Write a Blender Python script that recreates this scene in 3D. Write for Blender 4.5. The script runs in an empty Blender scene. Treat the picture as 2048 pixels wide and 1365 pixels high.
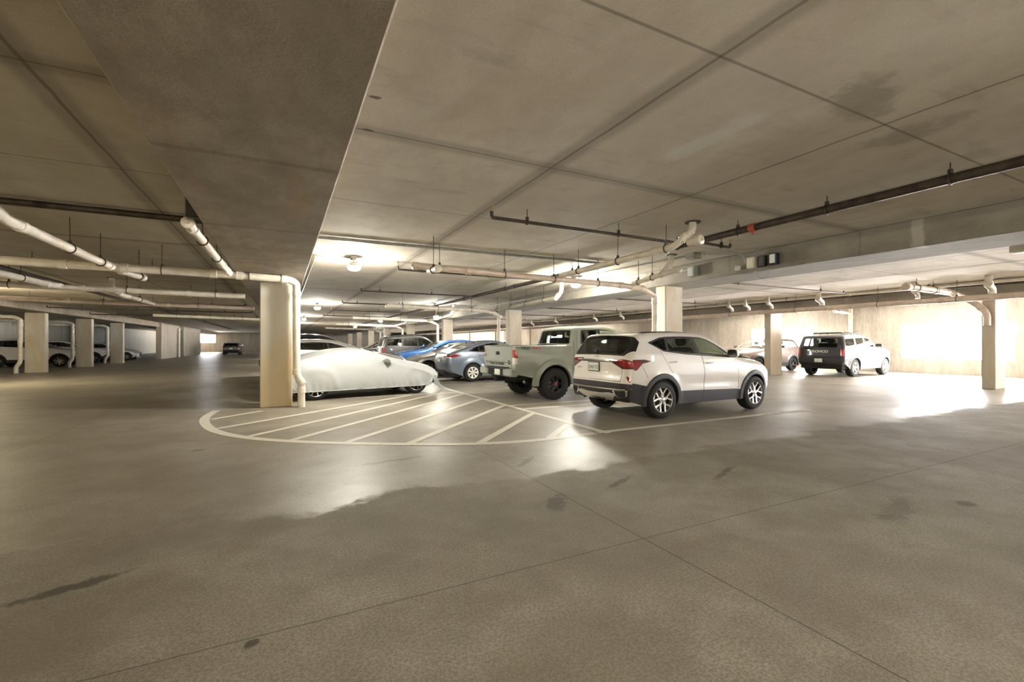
import bpy, math, random
import numpy as np
from mathutils import Vector, Matrix
from mathutils.geometry import delaunay_2d_cdt
random.seed(7)
SC = bpy.context.scene
COL = SC.collection
R = math.radians
# ------------------------------------------------------------------ camera, sky, sun, exposure
CEIL, BEAM_Z = 3.23, 2.81
cam_data = bpy.data.cameras.new('camera'); cam = bpy.data.objects.new('camera', cam_data); COL.objects.link(cam)
cam.location = (0, 0, 1.36); cam.rotation_euler = (R(90), 0, R(-26.8))
cam_data.sensor_width = 36; cam_data.lens = 36*910/2048; cam_data.shift_y = 5.5/2048
cam_data.clip_start = .05; cam_data.clip_end = 400
SC.camera = cam
SC.view_settings.view_transform = 'Standard'; SC.view_settings.look = 'None'
SC.view_settings.gamma = 1; SC.view_settings.use_curve_mapping = False
SC.view_settings.exposure = 1.65
world = bpy.data.worlds.new('sky'); SC.world = world; world.use_nodes = True
bg = world.node_tree.nodes['Background']; wt = world.node_tree          # hazy bright sky above, sunlit pale ground below the horizon
def _wn(typ, **ins):
    nd = wt.nodes.new(typ)
    for k, v in ins.items(): (wt.links.new(v, nd.inputs[int(k[1:])]) if isinstance(v, bpy.types.NodeSocket) else setattr(nd.inputs[int(k[1:])], 'default_value', v))
    return nd
_z = _wn('ShaderNodeSeparateXYZ', i0=_wn('ShaderNodeTexCoord').outputs['Generated']).outputs[2]
_f = _wn('ShaderNodeMapRange', i0=_z, i1=-.06, i2=.03, i3=0.0, i4=1.0).outputs[0]
wt.links.new(_wn('ShaderNodeMapRange', i0=_f, i1=0.0, i2=1.0, i3=70.0, i4=26.0).outputs[0], bg.inputs[1])
_m = wt.nodes.new('ShaderNodeMix'); _m.data_type = 'RGBA'; wt.links.new(_f, _m.inputs[0]); _m.inputs[6].default_value = (1, .93, .87, 1); _m.inputs[7].default_value = (.94, .96, 1, 1)
wt.links.new(_m.outputs[2], bg.inputs[0])
sun_d = bpy.data.lights.new('sun', 'SUN'); sun = bpy.data.objects.new('sun', sun_d); COL.objects.link(sun)
sun_d.energy = 85; sun_d.angle = R(1.2); sun_d.color = (1, .97, .93)
sun.location = (60, 15, 20)
sun.rotation_euler = Vector((-6.4, -1.0, -2.27)).to_track_quat('-Z', 'Y').to_euler()
LAMP_W = 140.0
# ------------------------------------------------------------------ tagging
def tag(o, label=None, cat=None, group=None, kind=None):
    if label: o['label'] = label
    if cat: o['category'] = cat
    if group: o['group'] = group
    if kind: o['kind'] = kind
    return o
def empty(name, loc=(0, 0, 0), rz=0, label=None, cat=None, group=None, kind=None):
    o = bpy.data.objects.new(name, None); COL.objects.link(o)
    o.location = loc; o.rotation_euler = (0, 0, rz); o.empty_display_size = .2
    return tag(o, label, cat, group, kind)
def copy_tree(o, parent=None):
    c = o.copy(); COL.objects.link(c)
    if parent: c.parent = parent
    for ch in o.children: copy_tree(ch, c)
    return c
# ------------------------------------------------------------------ materials
MATS = {}
class NT:
    def __init__(s, name):
        s.m = bpy.data.materials.new(name); s.m.use_nodes = True; s.t = s.m.node_tree
        s.b = s.t.nodes['Principled BSDF']; s.out = s.t.nodes['Material Output']; MATS[name] = s.m
    def n(s, typ, ins=None, **attr):
        nd = s.t.nodes.new(typ)
        for k, v in attr.items(): setattr(nd, k, v)
        for k, v in (ins or {}).items(): s.set(nd.inputs[k], v)
        return nd
    def set(s, sock, v):
        if isinstance(v, bpy.types.NodeSocket): s.t.links.new(v, sock)
        elif isinstance(v, bpy.types.Node): s.t.links.new(v.outputs[0], sock)
        else:
            if isinstance(v, (tuple, list)) and len(v) == 3 and sock.type == 'RGBA': v = (*v, 1)
            sock.default_value = v
    def math(s, op, a, b=0.0, c=0.0, clamp=False):
        nd = s.n('ShaderNodeMath', {0: a, 1: b, 2: c}, operation=op); nd.use_clamp = clamp; return nd.outputs[0]
    def mix(s, f, a, b, mode='MIX'):
        nd = s.n('ShaderNodeMix', data_type='RGBA', blend_type=mode)
        s.set(nd.inputs[0], f); s.set(nd.inputs[6], a); s.set(nd.inputs[7], b); return nd.outputs[2]
    def ramp(s, f, a, b, lo=0.0, hi=1.0):
        return s.n('ShaderNodeMapRange', {0: f, 1: a, 2: b, 3: lo, 4: hi}, interpolation_type='SMOOTHSTEP').outputs[0]
    def noise(s, scale, stretch=(1, 1, 1), detail=4, rough=.55, off=(0, 0, 0), dist=0.0):
        geo = s.n('ShaderNodeNewGeometry'); mp = s.n('ShaderNodeMapping', {0: geo.outputs['Position'], 1: off, 3: stretch})
        return s.n('ShaderNodeTexNoise', {0: mp, 2: scale, 3: detail, 4: rough, 8: dist}).outputs[0]
    def bsdf(s, **k):
        nm = dict(col='Base Color', rough='Roughness', metal='Metallic', spec='Specular IOR Level', coat='Coat Weight', coatr='Coat Roughness',
                  emit='Emission Color', es='Emission Strength', trans='Transmission Weight', ior='IOR', normal='Normal', alpha='Alpha', sheen='Sheen Weight')
        for a, v in k.items(): s.set(s.b.inputs[nm[a]], v)
        return s.m
def plain(name, col, rough=.5, metal=0.0, **k): return NT(name).bsdf(col=col, rough=rough, metal=metal, **k)
def speck(name, col, rough=.5, amt=.12, scale=9, metal=0.0, **k):
    t = NT(name); f = t.ramp(t.noise(scale), .3, .7)
    return t.bsdf(col=t.mix(f, tuple(c*(1-amt) for c in col), tuple(min(1, c*(1+amt)) for c in col)), rough=rough, metal=metal, **k)
def paint(name, col, metal=.0, rough=.32):
    return NT(name).bsdf(col=col, rough=rough, metal=metal, coat=1.0, coatr=.04)
def glassmat(name, tint, base=.04):
    t = NT(name); t.t.nodes.remove(t.b)
    bf = t.n('ShaderNodeNewGeometry').outputs['Backfacing']; fr = t.n('ShaderNodeFresnel', {0: t.math('SUBTRACT', 1.5, t.math('MULTIPLY', bf, 1.5-1/1.5))}); tr = t.n('ShaderNodeBsdfTransparent', {0: (*tint, 1)}); gl = t.n('ShaderNodeBsdfGlossy', {0: (1, 1, 1, 1), 1: .02})
    mx = t.n('ShaderNodeMixShader', {0: fr, 1: tr, 2: gl}); t.t.links.new(mx.outputs[0], t.out.inputs[0]); return t.m

glassmat('clear_glass', (.62, .70, .62)); glassmat('green_glass', (.42, .55, .30)); glassmat('tinted_glass', (.20, .22, .20)); glassmat('dark_glass', (.06, .065, .06))
paint('white_paint', (.80, .77, .74)); paint('sage_paint', (.27, .295, .255)); paint('slate_paint', (.20, .24, .31), .35); paint('silver_paint', (.50, .49, .47), .55)
paint('blue_paint', (.03, .16, .52)); paint('grey_paint', (.10, .10, .105), .4); paint('charcoal_paint', (.045, .045, .05), .2); paint('black_paint', (.012, .012, .014))
paint('bronze_paint', (.16, .12, .10), .3); paint('pale_silver_paint', (.62, .62, .62), .4); paint('navy_paint', (.015, .017, .03), .1)
plain('seam', (.015, .015, .015), .8); plain('black_trim', (.012, .012, .013), .38); speck('cladding_plastic', (.024, .023, .025), .55, .15, 60)
plain('chrome', (.75, .75, .74), .15, 1.0); plain('alloy', (.72, .71, .70), .24, 1.0); plain('dark_alloy', (.02, .02, .022), .3, .3); plain('white_cap', (.75, .73, .69), .4, .2)
speck('tyre_rubber', (.010, .010, .010), .75, .3, 30); plain('underbody_black', (.006, .006, .006), .8); speck('interior_grey', (.022, .022, .023), .8, .2, 12); speck('seat_cloth', (.03, .03, .032), .85, .2, 40)
plain('red_lens', (.30, .008, .010), .12, coat=1.0); plain('dark_red_lens', (.09, .008, .012), .1, coat=1.0); plain('clear_lens', (.75, .72, .66), .15, .3, coat=1.0); plain('amber_lens', (.75, .25, .02), .2, coat=1.0)
plain('headlamp_dark', (.09, .09, .095), .1, .6, coat=1.0); plain('skid_silver', (.62, .60, .55), .35, .5); plain('steel_disc', (.22, .21, .20), .4, 1.0)
plain('plate_white', (.72, .74, .70), .45); plain('plate_ink', (.10, .13, .12), .5); plain('plate_orange', (.75, .30, .12), .5); plain('plate_green', (.12, .28, .12), .5)
plain('decal_black', (.02, .02, .02), .5); plain('decal_red', (.50, .05, .03), .5); plain('badge_grey', (.45, .45, .44), .35, .6)
plain('decal_orange', (.75, .33, .16), .4, coat=.6)

def concrete(name, c1, c2, c3, scale=.6, stretch=(1, 1, 1), rough=.85, joints=None, streak=None, bump=.15, spots=None, grain=70, gamt=.16):
    t = NT(name)
    a = t.ramp(t.noise(scale, stretch, 6, .6), .32, .68); b = t.ramp(t.noise(scale*4.3, stretch, 5, .65, (3, 7, 1)), .35, .7)
    fine = t.math('ADD', t.math('MULTIPLY', t.noise(grain, (1, 1, 1), 3, .6), .5), t.math('MULTIPLY', t.noise(grain*2.7, (1, 1, 1), 2, .6, (3, 1, 2)), .5))
    col = t.mix(a, c1, c2); col = t.mix(t.math('MULTIPLY', b, .55), col, c3)
    col = t.mix(t.ramp(fine, .42, .58, .0, gamt), col, tuple(x*.45 for x in c1))
    if streak:
        sc, st, sc_col, amt = streak
        f = t.ramp(t.noise(sc, st, 4, .6, (5, 2, 8)), .55, .78, 0, amt); col = t.mix(f, col, sc_col)
    pos = t.n('ShaderNodeSeparateXYZ', {0: t.n('ShaderNodeNewGeometry').outputs['Position']})
    wob = t.math('MULTIPLY', t.math('SUBTRACT', t.noise(1.3, (1, 1, 1), 2), .5), .05)
    jf = None
    for ax, p0, per, wid, amt, cc in joints or []:
        v = t.math('ADD', pos.outputs[ax], wob) if wid > .02 else pos.outputs[ax]
        d = t.math('ABSOLUTE', t.math('SUBTRACT', t.math('FRACT', t.math('ADD', t.math('DIVIDE', t.math('SUBTRACT', v, p0), per), .5)), .5))
        d = t.math('MULTIPLY', d, per)
        f = t.ramp(d, wid*.35, wid, amt, 0.0); col = t.mix(f, col, cc)
    for (x, y, rx, ry, ang, cc, amt, nz) in spots or []:
        ca, sa = math.cos(ang), math.sin(ang)
        dx = t.math('SUBTRACT', pos.outputs[0], x); dy = t.math('SUBTRACT', pos.outputs[1], y)
        u = t.math('DIVIDE', t.math('ADD', t.math('MULTIPLY', dx, ca), t.math('MULTIPLY', dy, sa)), rx)
        w = t.math('DIVIDE', t.math('SUBTRACT', t.math('MULTIPLY', dy, ca), t.math('MULTIPLY', dx, sa)), ry)
        r2 = t.math('SQRT', t.math('ADD', t.math('MULTIPLY', u, u), t.math('MULTIPLY', w, w)))
        r2 = t.math('ADD', r2, t.math('MULTIPLY', t.math('SUBTRACT', t.noise(nz, (1, 1, 1), 4, .7), .5), 1.9))
        f = t.ramp(r2, .45, 1.0, amt, 0.0); col = t.mix(f, col, cc)
    bp = t.n('ShaderNodeBump', {'Strength': bump, 'Distance': .02, 'Height': t.noise(24, (1, 1, 1), 5, .7)})
    if callable(rough):
        rg, zone = rough(t); col = t.mix(zone, t.mix(.02, col, (.12, .10, .075)), t.mix(.08, col, (.62, .57, .47)))
    else: rg = rough
    t.bsdf(col=col, rough=rg, normal=bp.outputs[0]); return t
DK = (.03, .025, .018)
def floor_rough(t):
    a = t.ramp(t.noise(.35, (1, 1, 1), 5, .65, (11, 4, 0)), .38, .62, .35, .45); a = t.math('ADD', a, t.math('MULTIPLY', t.noise(30, (1, 1, 1), 3), .10))
    y = t.n('ShaderNodeSeparateXYZ', {0: t.n('ShaderNodeNewGeometry').outputs['Position']}).outputs[1]      # sealed stalls, then the rougher aisle slab
    y = t.math('ADD', y, t.math('MULTIPLY', t.math('SUBTRACT', t.noise(1.1, (1, 1, 1), 6, .7, (2, 9, 0)), .5), 1.3))
    f = t.ramp(y, 4.02, 4.2); return t.math('ADD', t.math('MULTIPLY', f, a), t.math('MULTIPLY', t.math('SUBTRACT', 1, f), .78)), f
concrete('floor_concrete', (.27, .24, .19), (.415, .39, .335), (.20, .17, .125), .55, (1, 1, 1), floor_rough,
         [(0, 2.25, 5.3, .008, .65, DK), (1, 2.42, 5.3, .008, .55, DK)], None, .10,
         [(-1.05, 3.37, .30, .07, .35, DK, .75, 9), (1.13, 5.35, .55, .06, .12, DK, .7, 8), (-.12, 2.37, .05, .035, .4, DK, .8, 9), (2.96, 3.51, .33, .05, .45, DK, .6, 9),
          (5.19, 1.72, .12, .09, .2, DK, .6, 7), (-.97, 6.98, .13, .07, .2, DK, .6, 9), (4.18, 3.28, .42, .05, .4, DK, .55, 9), (2.1, 3.3, .30, .10, .9, DK, .5, 9), (4.5, 1.9, .5, .12, .2, DK, .35, 6), (2.5, 4.6, .35, .05, .7, DK, .5, 10), (-1.6, 2.6, 1.3, .7, .5, (.16, .13, .09), .35, 2), (.9, 1.5, .9, .5, .3, (.17, .135, .09), .3, 2), (2.2, 8.6, 1.2, .5, .9, (.24, .19, .11), .35, 2), (3.4, 6.9, .8, .35, .9, (.24, .19, .11), .3, 3), (6.3, 9.6, 1.0, .5, .0, (.16, .13, .085), .4, 2)], 62, .60)
CJ = (.13, .105, .08)
CEIL_J = [(0, 2.55, 2.04, .022, .6, (.07, .055, .04)), (0, 6.62, 4.08, .17, .40, CJ), (1, 2.03, 2.1, .018, .55, (.07, .055, .04)), (1, 4.13, 6.3, .16, .35, CJ)]
concrete('ceiling_concrete', (.52, .475, .40), (.64, .595, .52), (.42, .365, .29), .5, (1, .6, 1), .85, CEIL_J, (1.1, (1, 3.5, 1), (.20, .17, .13), .35), .12,
         [(3.5, 2.9, .16, .75, 0, (.62, .62, .60), .55, 3), (3.95, 1.9, .5, .25, .3, (.16, .14, .11), .5, 3), (5.0, 2.0, .3, .5, .2, (.16, .14, .11), .4, 3), (.62, 3.55, .07, .03, 0, (.05, .045, .04), .8, 9), (.68, 4.12, .07, .03, 0, (.05, .045, .04), .8, 9), (1.6, 3.2, .5, .9, .4, (.40, .30, .20), .25, 2)])
concrete('beam_concrete', (.26, .22, .165), (.38, .325, .26), (.17, .135, .09), .9, (1, .5, 1), .8, [(1, 4.1, 2.44, .06, .35, (.09, .07, .05))], (2.2, (1, .18, 1), (.42, .25, .10), .55), .15)
concrete('column_concrete', (.46, .43, .37), (.60, .57, .50), (.50, .36, .19), 1.2, (1, 1, .35), .8, None, (1.6, (1, 1, .3), (.55, .37, .16), .5), .12)
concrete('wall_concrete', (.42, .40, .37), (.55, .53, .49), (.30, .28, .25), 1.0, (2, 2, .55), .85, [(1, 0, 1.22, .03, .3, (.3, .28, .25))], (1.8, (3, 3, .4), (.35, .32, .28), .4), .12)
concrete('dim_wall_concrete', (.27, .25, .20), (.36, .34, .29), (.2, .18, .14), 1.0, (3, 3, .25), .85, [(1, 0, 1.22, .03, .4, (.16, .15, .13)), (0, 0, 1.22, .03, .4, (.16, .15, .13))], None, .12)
t = NT('line_paint'); wn = t.ramp(t.noise(14, (1, 1, 1), 5, .7), .30, .44)
t.bsdf(col=t.mix(wn, (.36, .33, .27), t.mix(t.noise(2.0), (.66, .63, .54), (.76, .73, .65))), rough=.5)
concrete('mid_beam_concrete', (.22, .20, .165), (.30, .275, .235), (.16, .145, .115), .8, (1, .5, 1), .85, [(1, 4.1, 2.44, .03, .3, (.10, .085, .07))], None, .12, [(8.48, 3.33, .3, .10, 0, (.5, .47, .42), .6, 4)])
t = concrete('rust_column_concrete', (.47, .45, .39), (.60, .57, .51), (.52, .44, .32), 1.2, (1, 1, .35), .8, None, (2.0, (1, 1, .4), (.50, .40, .25), .3), .12)
zz = t.n('ShaderNodeSeparateXYZ', {0: t.n('ShaderNodeNewGeometry').outputs['Position']}).outputs[2]; zz = t.math('ADD', zz, t.math('MULTIPLY', t.math('SUBTRACT', t.noise(1.6, (1, 1, .5), 5, .65), .5), 1.8))
old = t.b.inputs['Base Color'].links[0].from_socket; t.set(t.b.inputs['Base Color'], t.mix(t.ramp(zz, .95, 1.6, .72, 0.0), old, t.mix(t.ramp(t.noise(2.2, (1, 1, .4), 4, .6, (4, 4, 4)), .4, .62), (.52, .42, .26), (.58, .40, .17))))
speck('pvc', (.70, .65, .56), .35, .10, 5); speck('pink_pvc', (.60, .50, .42), .4, .12, 5); speck('black_steel_pipe', (.055, .042, .032), .5, .35, 8, .3); speck('galvanised', (.36, .36, .34), .42, .15, 14, .7)
plain('hanger_steel', (.06, .05, .04), .5, .6); plain('red_valve', (.42, .09, .04), .4); plain('box_grey', (.36, .38, .36), .45); plain('box_beige', (.60, .57, .47), .45); plain('box_navy', (.02, .025, .06), .35); plain('box_black', (.02, .02, .02), .4); plain('brass', (.5, .36, .15), .35, 1.0)
plain('louver_white', (.80, .80, .80), .5); plain('lamp_metal', (.55, .55, .52), .4, .3)
t = NT('lamp_lens'); t.bsdf(col=(.9, .9, .85), emit=(1, .95, .78), es=38.0)
def cloth(name, c):
    t = NT(name); bp = t.n('ShaderNodeBump', {'Strength': .25, 'Distance': .006, 'Height': t.noise(60, (1, 1, 1), 3)})
    f = t.ramp(t.noise(1.6, (1, 1, 2)), .3, .7); return t.bsdf(col=t.mix(f, tuple(x*.93 for x in c), c), rough=.55, normal=bp.outputs[0], sheen=.15)
cloth('cover_cloth', (.55, .58, .605)); cloth('pocket_cloth', (.20, .21, .21))
# ------------------------------------------------------------------ mesh building
class MB:
    def __init__(s): s.v, s.f, s.m, s.mats = [], [], [], []
    def mi(s, m):
        if m not in s.mats: s.mats.append(m)
        return s.mats.index(m)
    def add(s, vs, fs, m):
        o = len(s.v); i = s.mi(m); s.v += [tuple(p) for p in vs]
        for f in fs: s.f.append([o+k for k in f]); s.m.append(i)
        return s
    def box(s, lo, hi, m, ch=0.0, M=None):
        (x0, y0, z0), (x1, y1, z1) = lo, hi
        if ch <= 0:
            vs = [(x, y, z) for x in (x0, x1) for y in (y0, y1) for z in (z0, z1)]
            fs = [(0, 1, 3, 2), (4, 6, 7, 5), (0, 4, 5, 1), (2, 3, 7, 6), (0, 2, 6, 4), (1, 5, 7, 3)]
        else:
            c = min(ch, (x1-x0)*.49, (y1-y0)*.49, (z1-z0)*.49); vs = []; ix = {}
            for sx in (0, 1):
                for sy in (0, 1):
                    for sz in (0, 1):
                        X, Y, Z = (x0, x1)[sx], (y0, y1)[sy], (z0, z1)[sz]; dx, dy, dz = (c, -c)[sx], (c, -c)[sy], (c, -c)[sz]
                        for a, p in enumerate(((X, Y+dy, Z+dz), (X+dx, Y, Z+dz), (X+dx, Y+dy, Z))): ix[sx, sy, sz, a] = len(vs); vs.append(p)
            fs = []
            g = lambda *k: ix[k]
            for q in (0, 1):
                a = [g(q, 0, 0, 0), g(q, 1, 0, 0), g(q, 1, 1, 0), g(q, 0, 1, 0)]; fs.append(a if q else a[::-1])
                a = [g(0, q, 0, 1), g(1, q, 0, 1), g(1, q, 1, 1), g(0, q, 1, 1)]; fs.append(a[::-1] if q else a)
                a = [g(0, 0, q, 2), g(1, 0, q, 2), g(1, 1, q, 2), g(0, 1, q, 2)]; fs.append(a if q else a[::-1])
            def fix(a, out):
                p = [Vector(vs[k]) for k in a]; n = (p[1]-p[0]).cross(p[2]-p[0]); return a if n.dot(Vector(out)) > 0 else a[::-1]
            sg = (-1, 1)
            for i in (0, 1):
                for j in (0, 1):
                    fs.append(fix([g(i, j, 0, 0), g(i, j, 0, 1), g(i, j, 1, 1), g(i, j, 1, 0)], (sg[i], sg[j], 0)))
                    fs.append(fix([g(i, 0, j, 0), g(i, 0, j, 2), g(i, 1, j, 2), g(i, 1, j, 0)], (sg[i], 0, sg[j])))
                    fs.append(fix([g(0, i, j, 1), g(0, i, j, 2), g(1, i, j, 2), g(1, i, j, 1)], (0, sg[i], sg[j])))
                    for k in (0, 1): fs.append(fix([g(i, j, k, 0), g(i, j, k, 1), g(i, j, k, 2)], (sg[i], sg[j], sg[k])))
        if M is not None: vs = [M @ Vector(p) for p in vs]
        return s.add(vs, fs, m)
    def tube(s, path, r, m, n=12, cap=True, closed=False):
        P = [Vector(p) for p in path]; N = len(P); rr = r if isinstance(r, (list, tuple)) else [r]*N
        T = [((P[(i+1) % N] if closed or i < N-1 else P[i])-(P[i-1] if closed or i else P[i])).normalized() for i in range(N)]
        up = Vector((0, 0, 1)) if abs(T[0].z) < .9 else Vector((1, 0, 0)); u = T[0].cross(up).normalized(); vs = []
        for i in range(N):
            u = (u-T[i]*u.dot(T[i])).normalized(); w = T[i].cross(u)
            for k in range(n): a = 2*math.pi*k/n; vs.append(P[i]+(u*math.cos(a)+w*math.sin(a))*rr[i])
        fs = [(i*n+k, i*n+(k+1) % n, ((i+1) % N)*n+(k+1) % n, ((i+1) % N)*n+k) for i in range(N if closed else N-1) for k in range(n)]
        if cap and not closed: fs += [tuple(range(n))[::-1], tuple((N-1)*n+k for k in range(n))]
        return s.add(vs, fs, m)
    def lathe(s, prof, m, n=40, M=None):
        """prof: (radius, height) pairs, turned about local z"""
        vs = []; k = len(prof)
        for i in range(n):
            a = 2*math.pi*i/n; c, q = math.cos(a), math.sin(a)
            for r, h in prof: vs.append(Vector((r*c, r*q, h)))
        fs = [(i*k+j, ((i+1) % n)*k+j, ((i+1) % n)*k+j+1, i*k+j+1) for i in range(n) for j in range(k-1)]
        if M is not None: vs = [M @ p for p in vs]
        return s.add(vs, fs, m)
    def prism(s, poly, h0, h1, m, M=None):
        n = len(poly); vs = [Vector((x, y, h0)) for x, y in poly]+[Vector((x, y, h1)) for x, y in poly]
        fs = [tuple(range(n))[::-1], tuple(range(n, 2*n))]+[(i, (i+1) % n, n+(i+1) % n, n+i) for i in range(n)]
        if M is not None: vs = [M @ p for p in vs]
        return s.add(vs, fs, m)
    def build(s, name, parent=None, angle=35, loc=None):
        me = bpy.data.meshes.new(name); me.from_pydata([tuple(p) for p in s.v], [], s.f); me.update()
        for m in s.mats: me.materials.append(MATS[m])
        me.polygons.foreach_set('material_index', s.m); me.shade_smooth(); me.set_sharp_from_angle(angle=R(angle)); me.update()
        o = bpy.data.objects.new(name, me); COL.objects.link(o)
        if parent: o.parent = parent
        if loc: o.location = loc
        return o
def fillet(path, r, n=6):
    P = [Vector(p) for p in path]; out = [P[0]]
    for i in range(1, len(P)-1):
        a, b = (P[i-1]-P[i]), (P[i+1]-P[i]); k = min(r, a.length*.48, b.length*.48)
        p0, p2 = P[i]+a.normalized()*k, P[i]+b.normalized()*k
        for j in range(n+1):
            q = j/n; out.append(p0*(1-q)**2+P[i]*2*q*(1-q)+p2*q*q)
    return out+[P[-1]]
def text_mesh(s, size, mat, ext=.004, bold=False):
    cu = bpy.data.curves.new('lettering', 'FONT'); cu.body = s; cu.size = size; cu.extrude = ext; cu.align_x = 'CENTER'; cu.align_y = 'CENTER'
    if bold: cu.offset = size*.018
    o = bpy.data.objects.new('lettering', cu); COL.objects.link(o)
    dg = bpy.context.evaluated_depsgraph_get(); me = bpy.data.meshes.new_from_object(o.evaluated_get(dg)); bpy.data.objects.remove(o)
    me.materials.clear(); me.materials.append(MATS[mat]); return me
def text_obj(name, s, size, mat, parent, loc, face, ext=.004, sx=1.0, bold=False):
    """face: '-x' or '-y' or '+x': which way the lettering looks"""
    o = bpy.data.objects.new(name, text_mesh(s, size, mat, ext, bold)); COL.objects.link(o); o.parent = parent
    ax = {'-x': ((0, -1, 0), (0, 0, 1), (-1, 0, 0)), '+x': ((0, 1, 0), (0, 0, 1), (1, 0, 0)), '-y': ((1, 0, 0), (0, 0, 1), (0, -1, 0))}[face]
    M = Matrix([[ax[c][r]*(sx if c == 0 else 1) for c in range(3)] for r in range(3)]).to_4x4(); M.translation = loc; o.matrix_local = M; return o
# ------------------------------------------------------------------ the garage: floor, ceiling, walls, beams, columns
XL, XR, YB, YF = -17.0, 26.3, -14.0, 88.0
def struct(mb, name, label, cat, parent=None, angle=30):
    return tag(mb.build(name, parent, angle), label, cat, None, 'structure')
floor = struct(MB().box((XL-.3, YB-.3, -.25), (XR+.6, YF+.3, 0), 'floor_concrete'), 'floor', 'stained grey concrete garage floor with saw-cut joints', 'floor')
struct(MB().box((XL-.3, YB-.3, CEIL), (XR+.3, YF+.3, CEIL+.25), 'ceiling_concrete'), 'ceiling', 'board-formed concrete garage ceiling with panel joints', 'ceiling')
OPEN = [(-8.4, -4.6), (-.6, 3.2), (7.2, 11.0), (15.0, 18.7), (33.0, 36.5), (40.0, 43.7), (50, 53.7), (60, 63.7), (70, 73.7)]
Z0, Z1 = .67, 2.28
m = MB(); y = YB
for a, b in OPEN+[(YF, YF)]:
    m.box((XR, y, 0), (XR+.28, a, CEIL), 'wall_concrete')
    if b > a: m.box((XR, a, 0), (XR+.28, b, Z0), 'wall_concrete'); m.box((XR, a, Z1), (XR+.28, b, CEIL), 'wall_concrete')
    y = b
struct(m, 'wall_right', 'pale board-marked concrete outer wall with wide louvred openings', 'wall')
for i, (a, b) in enumerate(OPEN):
    m = MB()
    for k in range(10):
        z = Z0+.08+(Z1-Z0-.12)*k/9; m.box((-.045, a, -.007), (.045, b, .007), 'louver_white', 0, Matrix.Translation((XR+.16, 0, z)) @ Matrix.Rotation(R(16), 4, 'Y'))
    for yy in (a+.015, b-.015): m.box((XR+.10, yy-.012, Z0), (XR+.22, yy+.012, Z1), 'louver_white')
    w = struct(m, 'window_%d' % (i+1), ['louvred wall opening behind the camera, far end', 'louvred wall opening beside the camera', 'wide bright louvred opening behind the wall column', 'bright louvred opening beside the two parked crossovers', 'fifth bright louvred opening along the outer wall', 'louvred opening seen through the pickup cab', 'seventh louvred opening along the outer wall', 'eighth louvred opening along the outer wall', 'farthest louvred opening along the outer wall'][i], 'window')
OW = (-12.6, -9.7, 1.55, 3.15)
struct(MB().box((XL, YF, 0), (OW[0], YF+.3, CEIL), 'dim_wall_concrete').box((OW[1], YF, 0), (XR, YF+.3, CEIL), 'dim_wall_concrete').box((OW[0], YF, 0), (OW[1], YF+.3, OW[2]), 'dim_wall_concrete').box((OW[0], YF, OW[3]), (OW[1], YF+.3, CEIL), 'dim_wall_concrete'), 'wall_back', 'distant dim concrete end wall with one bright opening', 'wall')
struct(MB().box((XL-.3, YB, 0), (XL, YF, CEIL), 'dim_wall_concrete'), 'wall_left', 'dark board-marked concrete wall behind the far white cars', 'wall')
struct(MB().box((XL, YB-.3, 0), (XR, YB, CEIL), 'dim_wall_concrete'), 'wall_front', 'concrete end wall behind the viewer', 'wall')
struct(MB().box((-9.85, 49.5, 0), (-9.45, 57.4, CEIL), 'column_concrete', .02), 'wall_pier', 'long pale wall pier beyond the three far columns', 'wall')
struct(MB().box((-9.85, 59.6, 0), (-9.45, 71, CEIL), 'column_concrete', .02), 'wall_pier', 'farthest pale wall pier beside the bright end opening', 'wall')
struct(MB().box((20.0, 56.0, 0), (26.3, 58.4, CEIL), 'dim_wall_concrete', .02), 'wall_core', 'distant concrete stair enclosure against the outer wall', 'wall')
for x0, x1, lb in ((-.86, .443, 'broad stained concrete beam overhead, nearest the camera'), (8.48, 9.66, 'grey concrete beam above the white crossover with boxes on its side'), (18.7, 19.9, 'concrete beam along the two columns by the outer wall'), (-11.0, -9.6, 'far dark concrete beam above the three distant columns')):
    struct(MB().box((x0, YB, BEAM_Z), (x1, YF, CEIL), 'beam_concrete' if x0 in (-.86, -11.0) else 'mid_beam_concrete', .015), 'concrete_beam', lb, 'beam')
def column(x0, y0, x1, y1, lb, mt='column_concrete'): struct(MB().box((x0, y0, 0), (x1, y1, BEAM_Z), mt, .018), 'concrete_column', lb, 'column')
column(-.42, 10.96, .20, 11.30, 'rust-stained concrete column beside the covered car', 'rust_column_concrete')
for i, y in enumerate((19.7, 28.4)): column(-.42, y, .20, y+.34, ['concrete column hidden behind the rust-stained one', 'third concrete column in line with the rust-stained one'][i])
nm = ['concrete column between the white crossover and the pickup', 'concrete column behind the pickup tailgate and slate sedan', 'concrete column behind the blue car, crossed by lamp light', 'fourth concrete column of the row, above the grey off-roader', 'fifth concrete column of the row, past the grey off-roader', 'sixth concrete column of the row under the far lamps', 'seventh concrete column of the row', 'farthest concrete column of the middle row']
for i in range(8): column(8.53, 8.4+8.75*i, 9.13, 8.74+8.75*i, nm[i])
nm = ['blue-shaded concrete column in front of the bright wall opening', 'concrete column between the bronze and the dark cars', 'third outer column, behind the white crossover', 'fourth outer column, behind the pickup cab', 'fifth outer column beside the pickup cab', 'sixth outer column down the aisle', 'seventh outer column down the aisle', 'farthest outer column down the aisle']
for i, y in enumerate((5.57, 12.5, 19.5, 26.5, 33.7, 40.7, 47.7, 54.7)): column(18.83, y, 19.62, y+.30, nm[i])
for i, y in enumerate((29.0, 34.85, 40.75)): column(-10.66, y, -9.95, y+.35, ['leftmost pale far column with a bent white drainpipe', 'shaded far column between the two white cars', 'pale far column beside the silver car'][i])
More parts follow.
